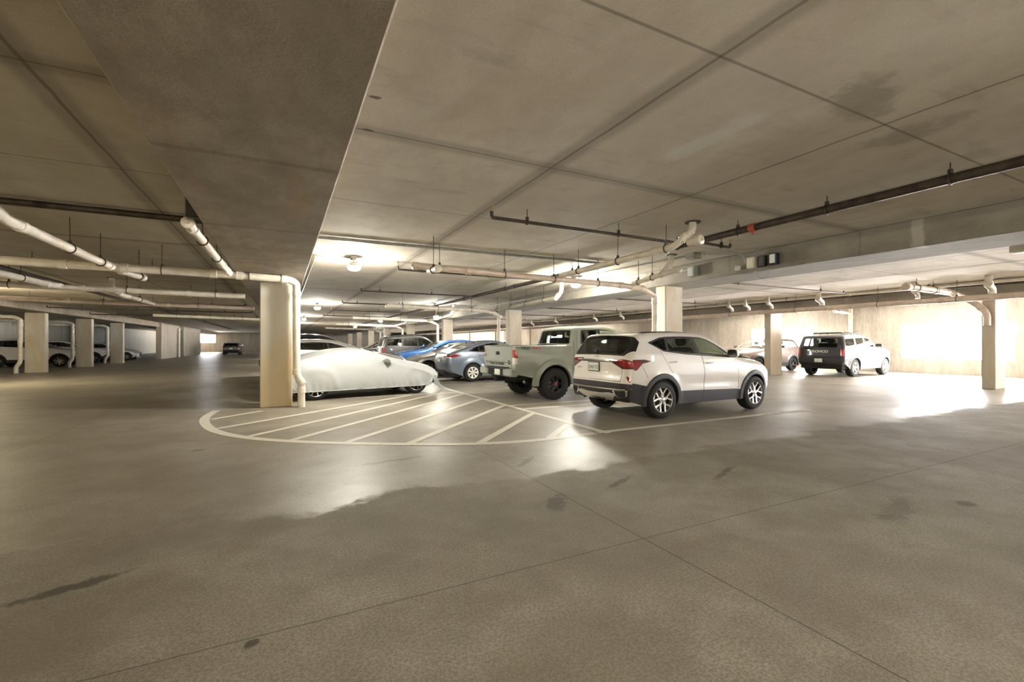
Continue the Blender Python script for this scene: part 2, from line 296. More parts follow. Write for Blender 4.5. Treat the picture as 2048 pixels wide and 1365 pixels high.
# painted lines on the floor
def stripe(name, pts, w=.10, z=.003, closed=False):
    P = [Vector((x, y, 0)) for x, y in pts]; vs, n = [], len(P)
    for i in range(n):
        a, b = P[max(i-1, 0)], P[min(i+1, n-1)]; d = (b-a).normalized(); q = Vector((-d.y, d.x, 0))*w/2; vs += [P[i]+q+Vector((0, 0, z)), P[i]-q+Vector((0, 0, z))]
    me = MB(); me.add(vs, [(2*i, 2*i+1, 2*i+3, 2*i+2) for i in range(n-1)], 'line_paint'); return tag(me.build(name, floor), kind='structure')
C = [(-1.19, 11.0), (-1.25, 9.85), (-1.02, 8.66), (-.62, 7.83), (-.03, 7.16), (.83, 6.53), (1.78, 5.99), (2.38, 5.72), (3.07, 5.57), (3.62, 5.56), (4.24, 5.60)]
cp = []
for i in range(len(C)-1):
    p = [Vector((*C[max(0, min(len(C)-1, i+k))], 0)) for k in (-1, 0, 1, 2)]
    for j in range(6):
        t = j/6; v = .5*((2*p[1])+(p[2]-p[0])*t+(2*p[0]-5*p[1]+4*p[2]-p[3])*t*t+(3*p[1]-p[0]-3*p[2]+p[3])*t**3); cp.append((v.x, v.y))
stripe('island_border', cp+[C[-1]], .15)
for a, b in [((-1.14, 9.72), (-.36, 10.5)), ((-.92, 8.62), (3.05, 11.95)), ((-.44, 7.68), (3.75, 11.92)), ((.12, 7.12), (4.36, 11.58)), ((.80, 6.62), (4.36, 10.32)), ((1.56, 6.18), (4.36, 9.02)), ((2.42, 5.76), (4.36, 7.74)), ((3.45, 5.62), (4.28, 6.40))]: stripe('hatch_stripe', [a, b], .12, .0032)
stripe('parking_line', [(4.30, 5.62), (9.75, 5.62)], .13, .0034); stripe('parking_line', [(4.42, 5.5), (4.42, 60)], .12, .0036)
for y in (8.33, 8.92, 11.62, 14.35, 17.1, 17.72, 20.42, 23.15, 25.9, 26.5, 29.2, 31.9): stripe('parking_line', [(4.45, y), (9.8, y)], .10, .0034)
for y in (12.02, 14.35, 17.1, 19.8, 22.5): stripe('parking_line', [(-1.0, y), (4.40, y)], .10, .0034)
for y in (2.6, 5.25, 7.95, 10.0, 12.75, 15.5): stripe('parking_line', [(20.3, y), (26.0, y)], .10, .0034)
for y in (27.0, 29.0, 32.0, 34.85, 38, 40.7, 44): stripe('parking_line', [(-15.5, y), (-10.2, y)], .10, .0034)
# ------------------------------------------------------------------ cars: body shells from a side profile and a half-width function
def smooth01(a, b, x): t = np.clip((x-a)/(b-a), 0, 1); return t*t*(3-2*t)
def in_poly(pts, poly):
    x, y = pts[:, 0], pts[:, 1]; p = np.asarray(poly, float); c = np.zeros(len(pts), bool); j = len(p)-1
    for i in range(len(p)):
        xi, yi, xj, yj = p[i, 0], p[i, 1], p[j, 0], p[j, 1]
        if yi != yj: c ^= ((yi > y) != (yj > y)) & (x < (xj-xi)*(y-yi)/(yj-yi)+xi)
        j = i
    return c
def densify(poly, d, closed=True):
    out = []; n = len(poly)
    for i in range(n if closed else n-1):
        a, b = np.array(poly[i], float), np.array(poly[(i+1) % n], float); k = max(1, int(math.ceil(np.linalg.norm(b-a)/d)))
        out += [a+(b-a)*j/k for j in range(k)]
    if not closed: out.append(np.array(poly[-1], float))
    return out
def rpoly(pts, r=.04, n=5):
    P = [np.array(p[:2], float) for p in pts]; N = len(P); out = []
    for i in range(N):
        rr = pts[i][2] if len(pts[i]) > 2 else r
        a, b = P[i-1]-P[i], P[(i+1) % N]-P[i]; la, lb = np.linalg.norm(a), np.linalg.norm(b); k = min(rr, la*.48, lb*.48)
        if k < .003: out.append(tuple(P[i])); continue
        p0, p2 = P[i]+a/la*k, P[i]+b/lb*k
        for j in range(n+1):
            q = j/n; out.append(tuple(p0*(1-q)**2+P[i]*2*q*(1-q)+p2*q*q))
    return out
def inset(poly, d):
    P = [np.array(p, float) for p in poly]; N = len(P)
    A = sum(P[i][0]*P[(i+1) % N][1]-P[(i+1) % N][0]*P[i][1] for i in range(N)); sg = 1 if A > 0 else -1; out = []
    for i in range(N):
        e1, e2 = P[i]-P[i-1], P[(i+1) % N]-P[i]; e1 = e1/(np.linalg.norm(e1)+1e-9); e2 = e2/(np.linalg.norm(e2)+1e-9)
        n1, n2 = np.array((-e1[1], e1[0]))*sg, np.array((-e2[1], e2[0]))*sg; m = n1+n2; m = m/(np.dot(m, m)+1e-9)*2
        if np.linalg.norm(m) > 2: m = m/np.linalg.norm(m)*2
        out.append(tuple(P[i]+m*d))
    return out
def mirror_y(poly): return [(q, -y) for q, y in poly][::-1]

class Shell:
    def __init__(s, **k):
        s.__dict__.update(dict(tumble=22, low=.05, up=.02, tf=(2.3, 3.3, .10), tr=(-.2, -.9, .05), flare=.0, step=.07, wob=None, scoop=0.0, arches=(), sill=.22), **k)
        s.profile()
    def hw(s, x, z):
        x, z = np.asarray(x, float), np.asarray(z, float); y = np.full(np.broadcast(x, z).shape, s.W/2)
        y = y-s.tf[2]*np.clip((x-s.tf[0])/(s.tf[1]-s.tf[0]), 0, 1.3)**2-s.tr[2]*np.clip((x-s.tr[0])/(s.tr[1]-s.tr[0]), 0, 1.3)**2
        y = y-s.low*np.clip((s.zb-z)/(s.zb-s.sill), 0, 1.3)**2-s.up*np.clip((z-s.zb)/(s.belt-s.zb), 0, 1)**2
        t = np.clip(z-s.belt, 0, None); y = y-math.tan(R(s.tumble))*(t*t/(t+.05))
        if s.scoop:
            xm = (s.arches[0][0]+s.arches[1][0])/2; y = y-s.scoop*np.exp(-((z-s.zb+.18)/.09)**2)*np.exp(-((x-xm)/.75)**4)
        for xa, za, ra in s.arches:
            if s.flare: y = y+s.flare*smooth01(ra+.17, ra+.03, np.hypot(x-xa, (z-za)))
        if s.wob is not None: y = y+s.wob(x, z)
        return y
    def profile(s):
        C = [np.array(c, float) for c in s.prof]; pts = []; N = len(C)
        for i in range(N):
            P = C[i][:2]; 
            if 0 < i < N-1:
                a, b = C[i-1][:2]-P, C[i+1][:2]-P; la, lb = np.linalg.norm(a), np.linalg.norm(b); ka, kb = min(C[i][2], la*.48), min(C[i][2], lb*.48)
                for j in range(7):
                    t = j/6; q = i-ka/la*(1-t) if t < .5 else i+kb/lb*t
                    q = i+(-ka/la*(1-2*t) if t < .5 else kb/lb*(2*t-1)); p = (P+a/la*ka)*(1-t)**2+P*2*t*(1-t)+(P+b/lb*kb)*t*t; pts.append((q, *p))
            else: pts.append((i, *P))
        out = [pts[0]]
        for a, b in zip(pts, pts[1:]):
            L = math.hypot(b[1]-a[1], b[2]-a[2])
            if L < 1e-5: continue
            k = max(1, int(math.ceil(L/s.step))); out += [tuple(a[m]+(b[m]-a[m])*j/k for m in range(3)) for j in range(1, k+1)]
        A = np.array(out); s.Q, s.P = A[:, 0], A[:, 1:3]
        d = np.hypot(*np.diff(s.P, axis=0).T); s.S = np.concatenate([[0], np.cumsum(d)])
        T = np.gradient(s.P, axis=0); T = T/np.linalg.norm(T, axis=1)[:, None]; n = np.stack([-T[:, 1], T[:, 0]], 1)
        w = np.exp(-((s.S[:, None]-s.S[None])/.05)**2); n = (w @ n); n = n/np.linalg.norm(n, axis=1)[:, None]; s.N = n
        idx = np.arange(N); r0 = np.array([c[3] for c in C]); c0 = np.array([c[4] for c in C])
        s.Rr = np.interp(s.Q, idx, r0); s.Cc = np.interp(s.Q, idx, c0); s.TE = .96; s.kd = 1-math.sqrt(1-s.TE**2)
        s.E = s.P-s.N*(s.Cc+s.Rr*s.kd)[:, None]; s.Wd = np.maximum(s.hw(s.E[:, 0], s.E[:, 1]), .1)
    def at(s, S):
        f = lambda a: np.interp(S, s.S, a)
        return np.stack([f(s.P[:, 0]), f(s.P[:, 1])], -1), np.stack([f(s.N[:, 0]), f(s.N[:, 1])], -1), f(s.Rr), f(s.Cc), f(s.Wd)
    def strip(s, S, v, off=0.0):
        S, v = np.asarray(S, float), np.asarray(v, float); P, N, r, c, w = s.at(S); a = np.abs(v); v0 = 1-r*1.05/w
        t = np.clip((a-v0)/(1-v0), 0, 1)*s.TE; drop = c*a*a+r*(1-np.sqrt(1-t*t)); p = P-N*drop[..., None]
        xyz = np.stack([p[..., 0], w*v, p[..., 1]], -1)
        e = .01; P2, N2, r2, c2, w2 = s.at(np.clip(S+e, 0, s.S[-1])); P1, N1, r1, c1, w1 = s.at(np.clip(S-e, 0, s.S[-1]))
        p2, p1 = P2-N2*drop[..., None], P1-N1*drop[..., None]; ts = np.stack([p2[..., 0]-p1[..., 0], (w2-w1)*v, p2[..., 1]-p1[..., 1]], -1)
        dd = (2*c*a+r*t/np.sqrt(1-t*t)*s.TE/(1-v0)*(t > 0))*np.sign(v); tv = np.stack([-N[..., 0]*dd, w, -N[..., 1]*dd], -1)
        nn = np.cross(tv, ts); nn = nn/(np.linalg.norm(nn, axis=-1)[..., None]+1e-9)
        k = np.sign((nn[..., 0]*N[..., 0]+nn[..., 2]*N[..., 1])+.2*nn[..., 1]*v); nn = nn*k[..., None]
        return xyz+nn*off, nn
    def side(s, x, z, sg, off=0.0):
        x, z = np.asarray(x, float), np.asarray(z, float); e = .004; y = s.hw(x, z)
        yx = (s.hw(x+e, z)-s.hw(x-e, z))/(2*e); yz = (s.hw(x, z+e)-s.hw(x, z-e))/(2*e)
        n = np.stack([-yx, np.full_like(y, sg), -yz], -1); n = n/np.linalg.norm(n, axis=-1)[..., None]
        return np.stack([x, sg*y, z], -1)+n*off, n
    def s_of(s, q): return float(np.interp(q, s.Q, s.S))
    def spt(s, q, y, off=0.0):
        S = s.s_of(q); w = float(s.at(S)[4]); p, n = s.strip(np.array([S]), np.array([np.clip(y/w, -1, 1)]), off); return Vector(p[0]), Vector(n[0])
    def pt(s, x, z, sg, off=0.0):
        p, n = s.side(np.array([x]), np.array([z]), sg, off); return Vector(p[0]), Vector(n[0])
    # ---- meshing
    def cdt(s, boundary, regions, inner, d):
        V, Ed = [], []
        def loop(pl):
            o = len(V); k = len(pl); V.extend([Vector((float(p[0]), float(p[1]))) for p in pl]); Ed.extend([(o+i, o+(i+1) % k) for i in range(k)])
        loop(boundary)
        for r in regions: loop(r)
        con = np.array([v[:] for v in V])
        if len(inner):
            I = np.array(inner); I = I[in_poly(I, boundary)]
            keep = np.ones(len(I), bool)
            for a in range(0, len(I), 400):
                D = ((I[a:a+400, None]-con[None])**2).sum(-1).min(1); keep[a:a+400] = D > (d*.45)**2
            V.extend([Vector((float(a), float(b))) for a, b in I[keep]])
        vs, _, fs, *_ = delaunay_2d_cdt(V, Ed, [], 0, 1e-5)
        return np.array([v[:] for v in vs]), np.array([f for f in fs if len(f) == 3])
    def mesh(s, paint_mat, side_regions, strip_regions, root, grid=.06, body='body'):
        """regions: dict(n=part, p=polygon, m=material, sides); n None cuts a hole. Returns {part key: object}"""
        parts = {}
        def put(key, mat, pts, nrm, tris):
            g = parts.setdefault(key, dict(v=[], n=[], f=[], m=[], mats=[], o=0))
            if mat not in g['mats']: g['mats'].append(mat)
            used = np.unique(tris); mp = -np.ones(len(pts), int); mp[used] = np.arange(len(used))+g['o']
            g['v'].append(pts[used]); g['n'].append(nrm[used]); g['f'].append(mp[tris]); g['m'] += [g['mats'].index(mat)]*len(tris); g['o'] += len(used)
        def emit(P2, T, regs, fmap, suffix):
            cen = P2[T].mean(1); lab = np.zeros(len(T), int)
            for i, r in enumerate(regs): lab[in_poly(cen, r['p'])] = i+1
            xyz, nn = fmap(P2)
            a, b, c = xyz[T[:, 0]], xyz[T[:, 1]], xyz[T[:, 2]]; g = np.cross(b-a, c-a); flip = (g*nn[T].mean(1)).sum(-1) < 0
            T = T.copy(); T[flip] = T[flip][:, ::-1]
            for i in range(len(regs)+1):
                sel = T[lab == i]
                if not len(sel): continue
                if i == 0: put((body, ''), paint_mat, xyz, nn, sel)
                elif regs[i-1]['n']:
                    r = regs[i-1]; put((r['n'], '' if r['n'] == body else r.get('key', suffix)), r['m'], xyz, nn, sel)
        # sides
        arch = []
        E = s.E; bot = []
        for xa, za, ra in sorted(s.arches, key=lambda a: -a[0]):
            dz = s.sill-za; h = math.sqrt(max(ra*ra-dz*dz, 0)); a0 = math.atan2(dz, h); a1 = math.pi-a0
            k = max(12, int(ra*math.pi/.05)); bot += [(xa+ra*math.cos(a0+(a1-a0)*i/k), za+ra*math.sin(a0+(a1-a0)*i/k)) for i in range(k+1)]
        if not bot: bot = [(E[-1][0]-.02, s.sill), (E[0][0]+.02, s.sill)]
        bnd = [tuple(p) for p in E]+bot; bnd = densify(bnd, grid)
        keep = [bnd[0]]
        for p in bnd[1:]:
            if np.linalg.norm(p-keep[-1]) > 1e-4: keep.append(p)
        bnd = keep; B = np.array(bnd)
        for sg, nm in ((1, 'l'), (-1, 'r')):
            rg = [dict(r, p=densify(r['p'], grid*.8)) for r in side_regions if nm in r.get('sides', 'lr')]
            xs = np.arange(B[:, 0].min(), B[:, 0].max(), grid); zs = np.arange(B[:, 1].min(), B[:, 1].max(), grid)
            gx, gz = np.meshgrid(xs, zs); gx = gx+(np.arange(len(zs))[:, None] % 2)*grid*.5; I = np.stack([gx.ravel(), gz.ravel()], 1)
            P2, T = s.cdt(bnd, [r['p'] for r in rg], I, grid)
            T = T[in_poly(P2[T].mean(1), bnd)]
            emit(P2, T, rg, lambda p: s.side(p[:, 0], p[:, 1], sg), nm)
        # strip over rear, roof, front
        H = s.W/2; vv = lambda S, y: y/float(s.at(S)[4])*H
        rg = []
        for r in strip_regions:
            pl = densify([(s.s_of(q), y) for q, y in r['p']], grid*.8); rg.append(dict(r, p=[(S, vv(S, y)) for S, y in pl]))
        bnd = [(S, -H) for S in s.S]+[(s.S[-1], H*k/6) for k in range(-5, 6)]+[(S, H) for S in s.S[::-1]]+[(s.S[0], H*k/6) for k in range(5, -6, -1)]
        I = []
        for S, r, w in zip(s.S[1:-1], s.Rr[1:-1], s.Wd[1:-1]):
            v0 = 1-r*1.05/w; vs = [v0+(1-v0)*f for f in (0, .35, .62, .82, .94)]; m = max(2, int(v0*w/ (grid*1.6))); vs += [v0*k/m for k in range(1, m)]
            I += [(S, H*v) for v in vs]+[(S, -H*v) for v in vs]+[(S, 0)]
        P2, T = s.cdt(bnd, [r['p'] for r in rg], I, .012)
        T = T[in_poly(P2[T].mean(1), bnd)]
        emit(P2, T, rg, lambda p: s.strip(p[:, 0], np.clip(p[:, 1]/H, -1, 1)), '')
        objs = {}
        for (nm, suf), g in parts.items():
            V = np.concatenate(g['v']); N = np.concatenate(g['n']); F = np.concatenate(g['f'])
            me = bpy.data.meshes.new(nm); me.from_pydata(V.tolist(), [], F.tolist()); 
            for m in g['mats']: me.materials.append(MATS[m])
            me.polygons.foreach_set('material_index', g['m']); me.shade_smooth(); me.normals_split_custom_set_from_vertices(N.tolist()); me.update()
            o = bpy.data.objects.new(nm, me); COL.objects.link(o); o.parent = root; objs[nm, suf] = o
        return objs

# ------------------------------------------------------------------ wheels
def spoke(mb, path, mat, M, thick=.03):
    """path: (radius, angle, half width, outer face height); a strip with thickness in the wheel plane"""
    L, Rr = [], []
    for i, (r, a, hwid, h) in enumerate(path):
        p = Vector((r*math.cos(a), r*math.sin(a), h)); j, k = max(0, i-1), min(len(path)-1, i+1)
        q0 = Vector((path[j][0]*math.cos(path[j][1]), path[j][0]*math.sin(path[j][1]), 0)); q1 = Vector((path[k][0]*math.cos(path[k][1]), path[k][0]*math.sin(path[k][1]), 0))
        d = (q1-q0).normalized(); n = Vector((-d.y, d.x, 0))*hwid; L.append(p+n); Rr.append(p-n)
    vs = []; dz = Vector((0, 0, thick)); m = len(path)
    for a, b in zip(L, Rr):
        ch = (b-a)*.14; vs += [a-dz, a-dz*.25, a+ch, b-ch, b-dz*.25, b-dz]
    fs = [(i*6+k, i*6+(k+1) % 6, (i+1)*6+(k+1) % 6, (i+1)*6+k) for i in range(m-1) for k in range(6)]+[tuple(range(6))[::-1], tuple((m-1)*6+k for k in range(6))]
    mb.add([M @ v for v in vs], fs, mat)
def wheel(root, x, y, rad, wid, rr, style, sg, rim='alloy', n=44):
    """tyre (part) with its rim (sub-part); outer face at |y|, sg = side of the car"""
    M = Matrix.Translation((x, sg*y, rad)) @ Matrix.Rotation(-sg*math.pi/2, 4, 'X')      # local +z looks outboard
    t = MB(); sh = .028
    t.lathe([(rr, -.012), (rr+.012, .004), (rr+(rad-rr)*.45, .006), (rad-sh*1.1, -.004), (rad-.010, -.016), (rad-.001, -.04), (rad, -wid*.36), (rad-.006, -wid*.37), (rad-.006, -wid*.40), (rad, -wid*.41), (rad, -wid*.59), (rad-.006, -wid*.60), (rad-.006, -wid*.63), (rad, -wid*.64),
             (rad-.001, -wid+.04), (rad-.010, -wid+.016), (rad-sh, -wid), (rr+.02, -wid), (rr, -wid+.02)], 'tyre_rubber', n, M)
    if style == 'off6':
        for i in range(26):
            for q in (0, 1):
                a = 2*math.pi*(i+.5*q)/26; B = M @ Matrix.Rotation(a, 4, 'Z') @ Matrix.Translation((rad-.004, 0, 0))
                t.box((-.004, -.026, -(.055 if q == 0 else wid-.0)), (.009, .026, -(.0 if q == 0 else wid-.055)), 'tyre_rubber', .004, B)
                t.box((-.004, -.022, -wid*.62-(.03 if q else 0)), (.008, .022, -wid*.38), 'tyre_rubber', .004, B)
    to = t.build('wheel', root, 40)
    m = MB(); core = rim
    m.lathe([(rr+.004, -.004), (rr-.004, .004), (rr-.014, -.002), (rr-.022, -.03), (rr-.03, -wid*.8), (rr-.002, -wid+.01)], rim if style not in ('off6',) else 'dark_alloy', n, M)
    m.lathe([(.0, -.10), (rr-.03, -.10), (rr-.03, -.12), (0, -.12)], 'underbody_black', 24, M)
    m.lathe([(.0, -.075), (rr*.62, -.075), (rr*.62, -.095)], 'steel_disc', 28, M)
    hub = [(0, .000), (.024, -.001), (.034, -.005), (.05, -.012), (.062, -.03), (.064, -.07)]
    m.lathe(hub, rim, 24, M)
    tau = 2*math.pi
    if style == 'y5':
        for i in range(5):
            a = tau*i/5+.3
            spoke(m, [(.045, a, .034, -.012), (.095, a, .029, -.012), (.125, a, .034, -.011)], rim, M, .035)
            for q in (-1, 1):
                spoke(m, [(.112, a+q*.10, .016, -.0115), (.15, a+q*.24, .017, -.008), (rr-.010, a+q*.37, .021, .000)], rim, M, .03)
                spoke(m, [(.13, a+q*.14, .010, -.03), (rr-.02, a+q*.10, .010, -.02)], 'dark_alloy', M, .02)
    elif style == 'multi10':
        for i in range(5):
            for q in (-1, 1):
                a = tau*i/5+q*.19+.2; spoke(m, [(.04, a-q*.10, .016, -.016), (.10, a, .015, -.013), (rr-.01, a+q*.10, .016, .0)], rim, M, .03)
    elif style == 'cap7':
        m.lathe([(0, .008), (.05, .007), (.066, .0), (.075, -.012)], rim, 30, M)
        for i in range(7):
            a = tau*i/7; spoke(m, [(.045, a, .030, -.004), (.10, a, .026, -.002), (.14, a, .036, .0), (rr-.014, a, .058, .004)], rim, M, .02)
        m.lathe([(rr-.026, .002), (rr-.012, .008), (rr+.004, .004), (rr+.004, -.01)], rim, n, M)
        m.lathe([(0.02, -.028), (rr-.01, -.028)], 'seam', 24, M)
    elif style == 'off6':
        for i in range(6):
            a = tau*i/6; spoke(m, [(.05, a, .028, -.016), (.11, a, .02, -.012), (rr-.012, a, .034, -.006)], 'dark_alloy', M, .04)
            b = MB; 
            m.lathe([(0, .004), (.007, .004), (.009, -.004)], 'chrome', 8, M @ Matrix.Translation((.058*math.cos(a+.5), .058*math.sin(a+.5), -.006)))
        for i in range(12):
            a = tau*i/12+.26; m.lathe([(0, .006), (.006, .005), (.008, -.004)], 'chrome', 8, M @ Matrix.Translation(((rr-.02)*math.cos(a), (rr-.02)*math.sin(a), -.002)))
        m.lathe([(0, .022), (.026, .021), (.032, .012), (.034, -.01)], 'decal_red', 18, M)
    else:
        k = int(style[1:]) if style[0] == 's' else 5
        for i in range(k):
            a = tau*i/k+.2; spoke(m, [(.045, a, .030, -.014), (.11, a, .024, -.012), (rr-.01, a, .030*5/k+.006, .0)], rim, M, .03)
    for i in range(5):
        a = tau*i/5+.9; m.lathe([(0, -.006), (.008, -.008), (.009, -.02)], 'steel_disc', 8, M @ Matrix.Translation((.05*math.cos(a), .05*math.sin(a), 0)))
    m.build('rim', to, 32)
    return to
# ------------------------------------------------------------------ things fixed to a body
def seat_mesh(root, x, y, w, zc, name='seat', head=True):
    m = MB(); T = Matrix.Translation((x, y, zc))
    m.box((-.05, -w/2, 0), (.50, w/2, .16), 'seat_cloth', .05, T)
    B = T @ Matrix.Translation((-.02, 0, .10)) @ Matrix.Rotation(R(-14), 4, 'Y'); m.box((-.09, -w/2, 0), (.08, w/2, .58), 'seat_cloth', .06, B)
    for yy in ([0] if w < .7 else [-w*.3, w*.3]):
        if head:
            m.box((-.06, yy-.125, .62), (.05, yy+.125, .80), 'seat_cloth', .045, B)
            for q in (-.05, .05): m.tube([B @ Vector((0, yy+q, .56)), B @ Vector((0, yy+q, .64))], .007, 'chrome', 6)
    return m.build(name, root)
def cabin(root, sh, x0, x1, xr, xf, belt, zf=.42):
    """dark tub under the windows, dashboard, steering wheel, two front seats, a rear bench"""
    m = MB(); n = 14
    xs = [x0+(x1-x0)*i/n for i in range(n+1)]; L = [(x, float(sh.hw(x, belt-.02))-.05) for x in xs]
    vs = [(x, q*y, z) for q in (1, -1) for z in (zf, belt-.015) for x, y in L]; k = n+1
    fs = []
    for i in range(n):
        fs += [(i, i+1, k+i+1, k+i), (2*k+i, 3*k+i, 3*k+i+1, 2*k+i+1), (i, 2*k+i, 2*k+i+1, i+1)]
    fs += [(0, k, 3*k, 2*k), (n, 2*k+n, 3*k+n, k+n)]; m.add(vs, fs, 'interior_grey')
    yd = float(sh.hw(xf+.95, belt-.05))-.08; m.box((xf+.62, -yd, belt-.32), (x1-.02, yd, belt-.0), 'interior_grey', .07)
    o = m.build('cabin', root)
    s = MB(); c = Matrix.Translation((xf+.52, .37, belt-.03)) @ Matrix.Rotation(R(-65), 4, 'Y')
    s.tube([c @ Vector((.18*math.cos(a), .18*math.sin(a), 0)) for a in [2*math.pi*i/20 for i in range(20)]], .014, 'black_trim', 6, closed=True); s.box((-.03, -.17, -.02), (.03, .17, .01), 'black_trim', .01, c); s.build('steering_wheel', root)
    for q in (.37, -.37): seat_mesh(root, xf, q, .50, zf+.12)
    if xr is not None: seat_mesh(root, xr, 0, 1.26, zf+.14, 'rear_bench')
def underside(root, sh, x0, x1, z0, z1, wid):
    m = MB(); hw = sh.W/2; ar = sorted(sh.arches); segs = []; a = x0
    for xa, za, ra in ar: segs.append((a, xa-ra, hw*wid)); segs.append((xa-ra, xa+ra, hw-.34)); a = xa+ra
    segs.append((a, x1, hw*wid))
    for p, q, w in segs:
        if q-p > .03: m.box((p, -w, z0), (q, w, z1), 'underbody_black', .02)
    for xa, za, ra in ar:
        for sg in (1, -1):
            k = 14; out, inn = [], []
            for i in range(k+1):
                a = math.pi*1.12*i/k-.06*math.pi; px, pz = xa+(ra+.004)*math.cos(a), za+(ra+.004)*math.sin(a); yo = float(sh.hw(px, max(pz, sh.sill)))-.008
                out.append((px, sg*yo, pz)); inn.append((px, sg*(hw-.36), pz))
            vs = out+inn; fs = [(i, i+1, k+1+i+1, k+1+i) for i in range(k)]+[tuple(range(k+1, 2*k+2))]; m.add(vs, fs, 'underbody_black')
    return m.build('underbody', root)
def door_mirror(root, p, sg, cap, size=1.0):
    m = MB(); T = Matrix.Translation(p); w = .17*size
    m.tube([T @ Vector((0, -sg*.06, -.06)), T @ Vector((.01, sg*.06, -.03))], .022, 'black_trim', 8)
    pr = [(.0, .04), (.05, .055), (.085, .07), (.10, .08), (.09, .085)]
    vs = []; ring = []
    for dx, sc in ((-.05, 1.0), (-.035, 1.06), (.01, 1.0), (.05, .82), (.075, .5), (.082, .12)):
        for i in range(16):
            a = 2*math.pi*i/16; ca, sa = math.cos(a), math.sin(a); e = .55
            vs.append(T @ Vector((dx, sg*(.13*size+w*.62*sc*math.copysign(abs(ca)**e, ca)), .02+.078*size*sc*math.copysign(abs(sa)**e, sa))))
    fs = [(r*16+i, r*16+(i+1) % 16, (r+1)*16+(i+1) % 16, (r+1)*16+i) for r in range(5) for i in range(16)]+[tuple(range(80, 96))]
    m.add(vs, fs, cap); m.add([v+Vector((-.001, 0, 0)) for v in vs[:16]], [tuple(range(16))[::-1]], 'black_trim')
    o = m.build('door_mirror', root, 50)
    g = MB(); c = T @ Vector((-.0535, sg*.13*size, .02)); g.add([c+(v-T @ Vector((-.05, sg*.13*size, .02)))*.86 for v in vs[:16]], [tuple(range(16))[::-1]], 'chrome'); g.build('mirror_glass', o)
    return o
def handle(parent, sh, x, z, sg, mat, L=.20):
    m = MB(); pts = []
    for i in range(7):
        t = i/6; off = .004+.030*math.sin(math.pi*min(1, max(0, t)))**.5; p, n = sh.pt(x+L*(t-.5), z+.006*t, sg, off); pts.append(p)
    m.tube(pts, [.008, .012, .014, .014, .014, .012, .008], mat, 8); return m.build('handle', parent)
def plate(root, p, w=.305, h=.152, face='-x', text='', ink='plate_green', frame=True, back='plate_white', tz=None):
    m = MB(); d = -1 if face == '-x' else 1
    if frame: m.box((p[0]-.008, p[1]-w/2-.014, p[2]-h/2-.014), (p[0]+.008, p[1]+w/2+.014, p[2]+h/2+.014), 'black_trim', .004)
    m.box((p[0]+d*.002-.008, p[1]-w/2, p[2]-h/2), (p[0]+d*.002+.008, p[1]+w/2, p[2]+h/2), back, .002)
    o = m.build('number_plate', root)
    if text:
        x = p[0]+d*.012; text_obj('plate_characters', text, .088, ink, o, (x, p[1], p[2]-.012), face, .001, .86)
    return o
def face_strip(sh, mb, qa, qb, ya, yb, off, th, mat, nu=12, nv=2):
    """a thin slab lying on the rear/top/front surface between profile positions qa..qb (may be functions of y)"""
    fa = qa if callable(qa) else (lambda y: qa); fb = qb if callable(qb) else (lambda y: qb); top, bot = [], []
    for i in range(nu+1):
        y = ya+(yb-ya)*i/nu
        for j in range(nv+1):
            q = fa(y)+(fb(y)-fa(y))*j/nv; p, n = sh.spt(q, y, off); top.append(p); bot.append(p-n*th)
    k = nv+1; N = len(top); fs = []
    for i in range(nu):
        for j in range(nv): a = i*k+j; fs += [(a, a+1, a+k+1, a+k), (N+a, N+a+k, N+a+k+1, N+a+1)]
    for i in range(nu): a = i*k; fs += [(a, a+k, N+a+k, N+a), (a+nv, N+a+nv, N+a+k+nv, a+k+nv)]
    for j in range(nv): a = nu*k+j; fs += [(j, N+j, N+j+1, j+1), (a, a+1, N+a+1, N+a)]
    mb.add(top+bot, fs, mat)
def arch_lip(mb, sh, xa, za, ra, a0, a1, wid, out, mat, sg, n=30, drop=.02):
    """raised moulding round a wheel opening"""
    vs = []; prof = [(0, -.02), (0, out*.8), (wid*.15, out), (wid*.8, out*.8), (wid, -.004)]
    for i in range(n+1):
        a = a0+(a1-a0)*i/n
        for dr, o in prof:
            r = ra+dr; x, z = xa+r*math.cos(a), za+r*math.sin(a); y = float(sh.hw(x, max(z, sh.sill)))+o; vs.append((x, sg*y, z))
    k = len(prof); fs = [(i*k+j, i*k+j+1, (i+1)*k+j+1, (i+1)*k+j) for i in range(n) for j in range(k-1)]
    if sg > 0: fs = [f[::-1] for f in fs]
    mb.add(vs, fs, mat)
def doors_windows(doors, wins, trim='black_trim', inset_d=.007, frame=.028):
    """side regions for doors (seam ring then panel) and windows (black surround then glass)"""
    rg = []
    for k, p in doors: rg += [dict(n='body', p=p, m='seam'), dict(n='door', p=inset(p, inset_d), m=None, key=k)]
    for p, gl, fr in wins:
        rg += [dict(n='window_surround', p=p, m=trim, key=''), dict(n='window', p=inset(p, fr), m=gl, key=str(len(rg)))]
    return rg
def side_regs(rg, paintm):
    out = []
    for r in rg:
        r = dict(r); 
        if r['n'] == 'door': r['m'] = paintm
        for sd in 'lr': out.append(dict(r, sides=sd, **({'key': r.get('key', '')+sd} if r['n'] in ('door', 'window') else {})))
    return out
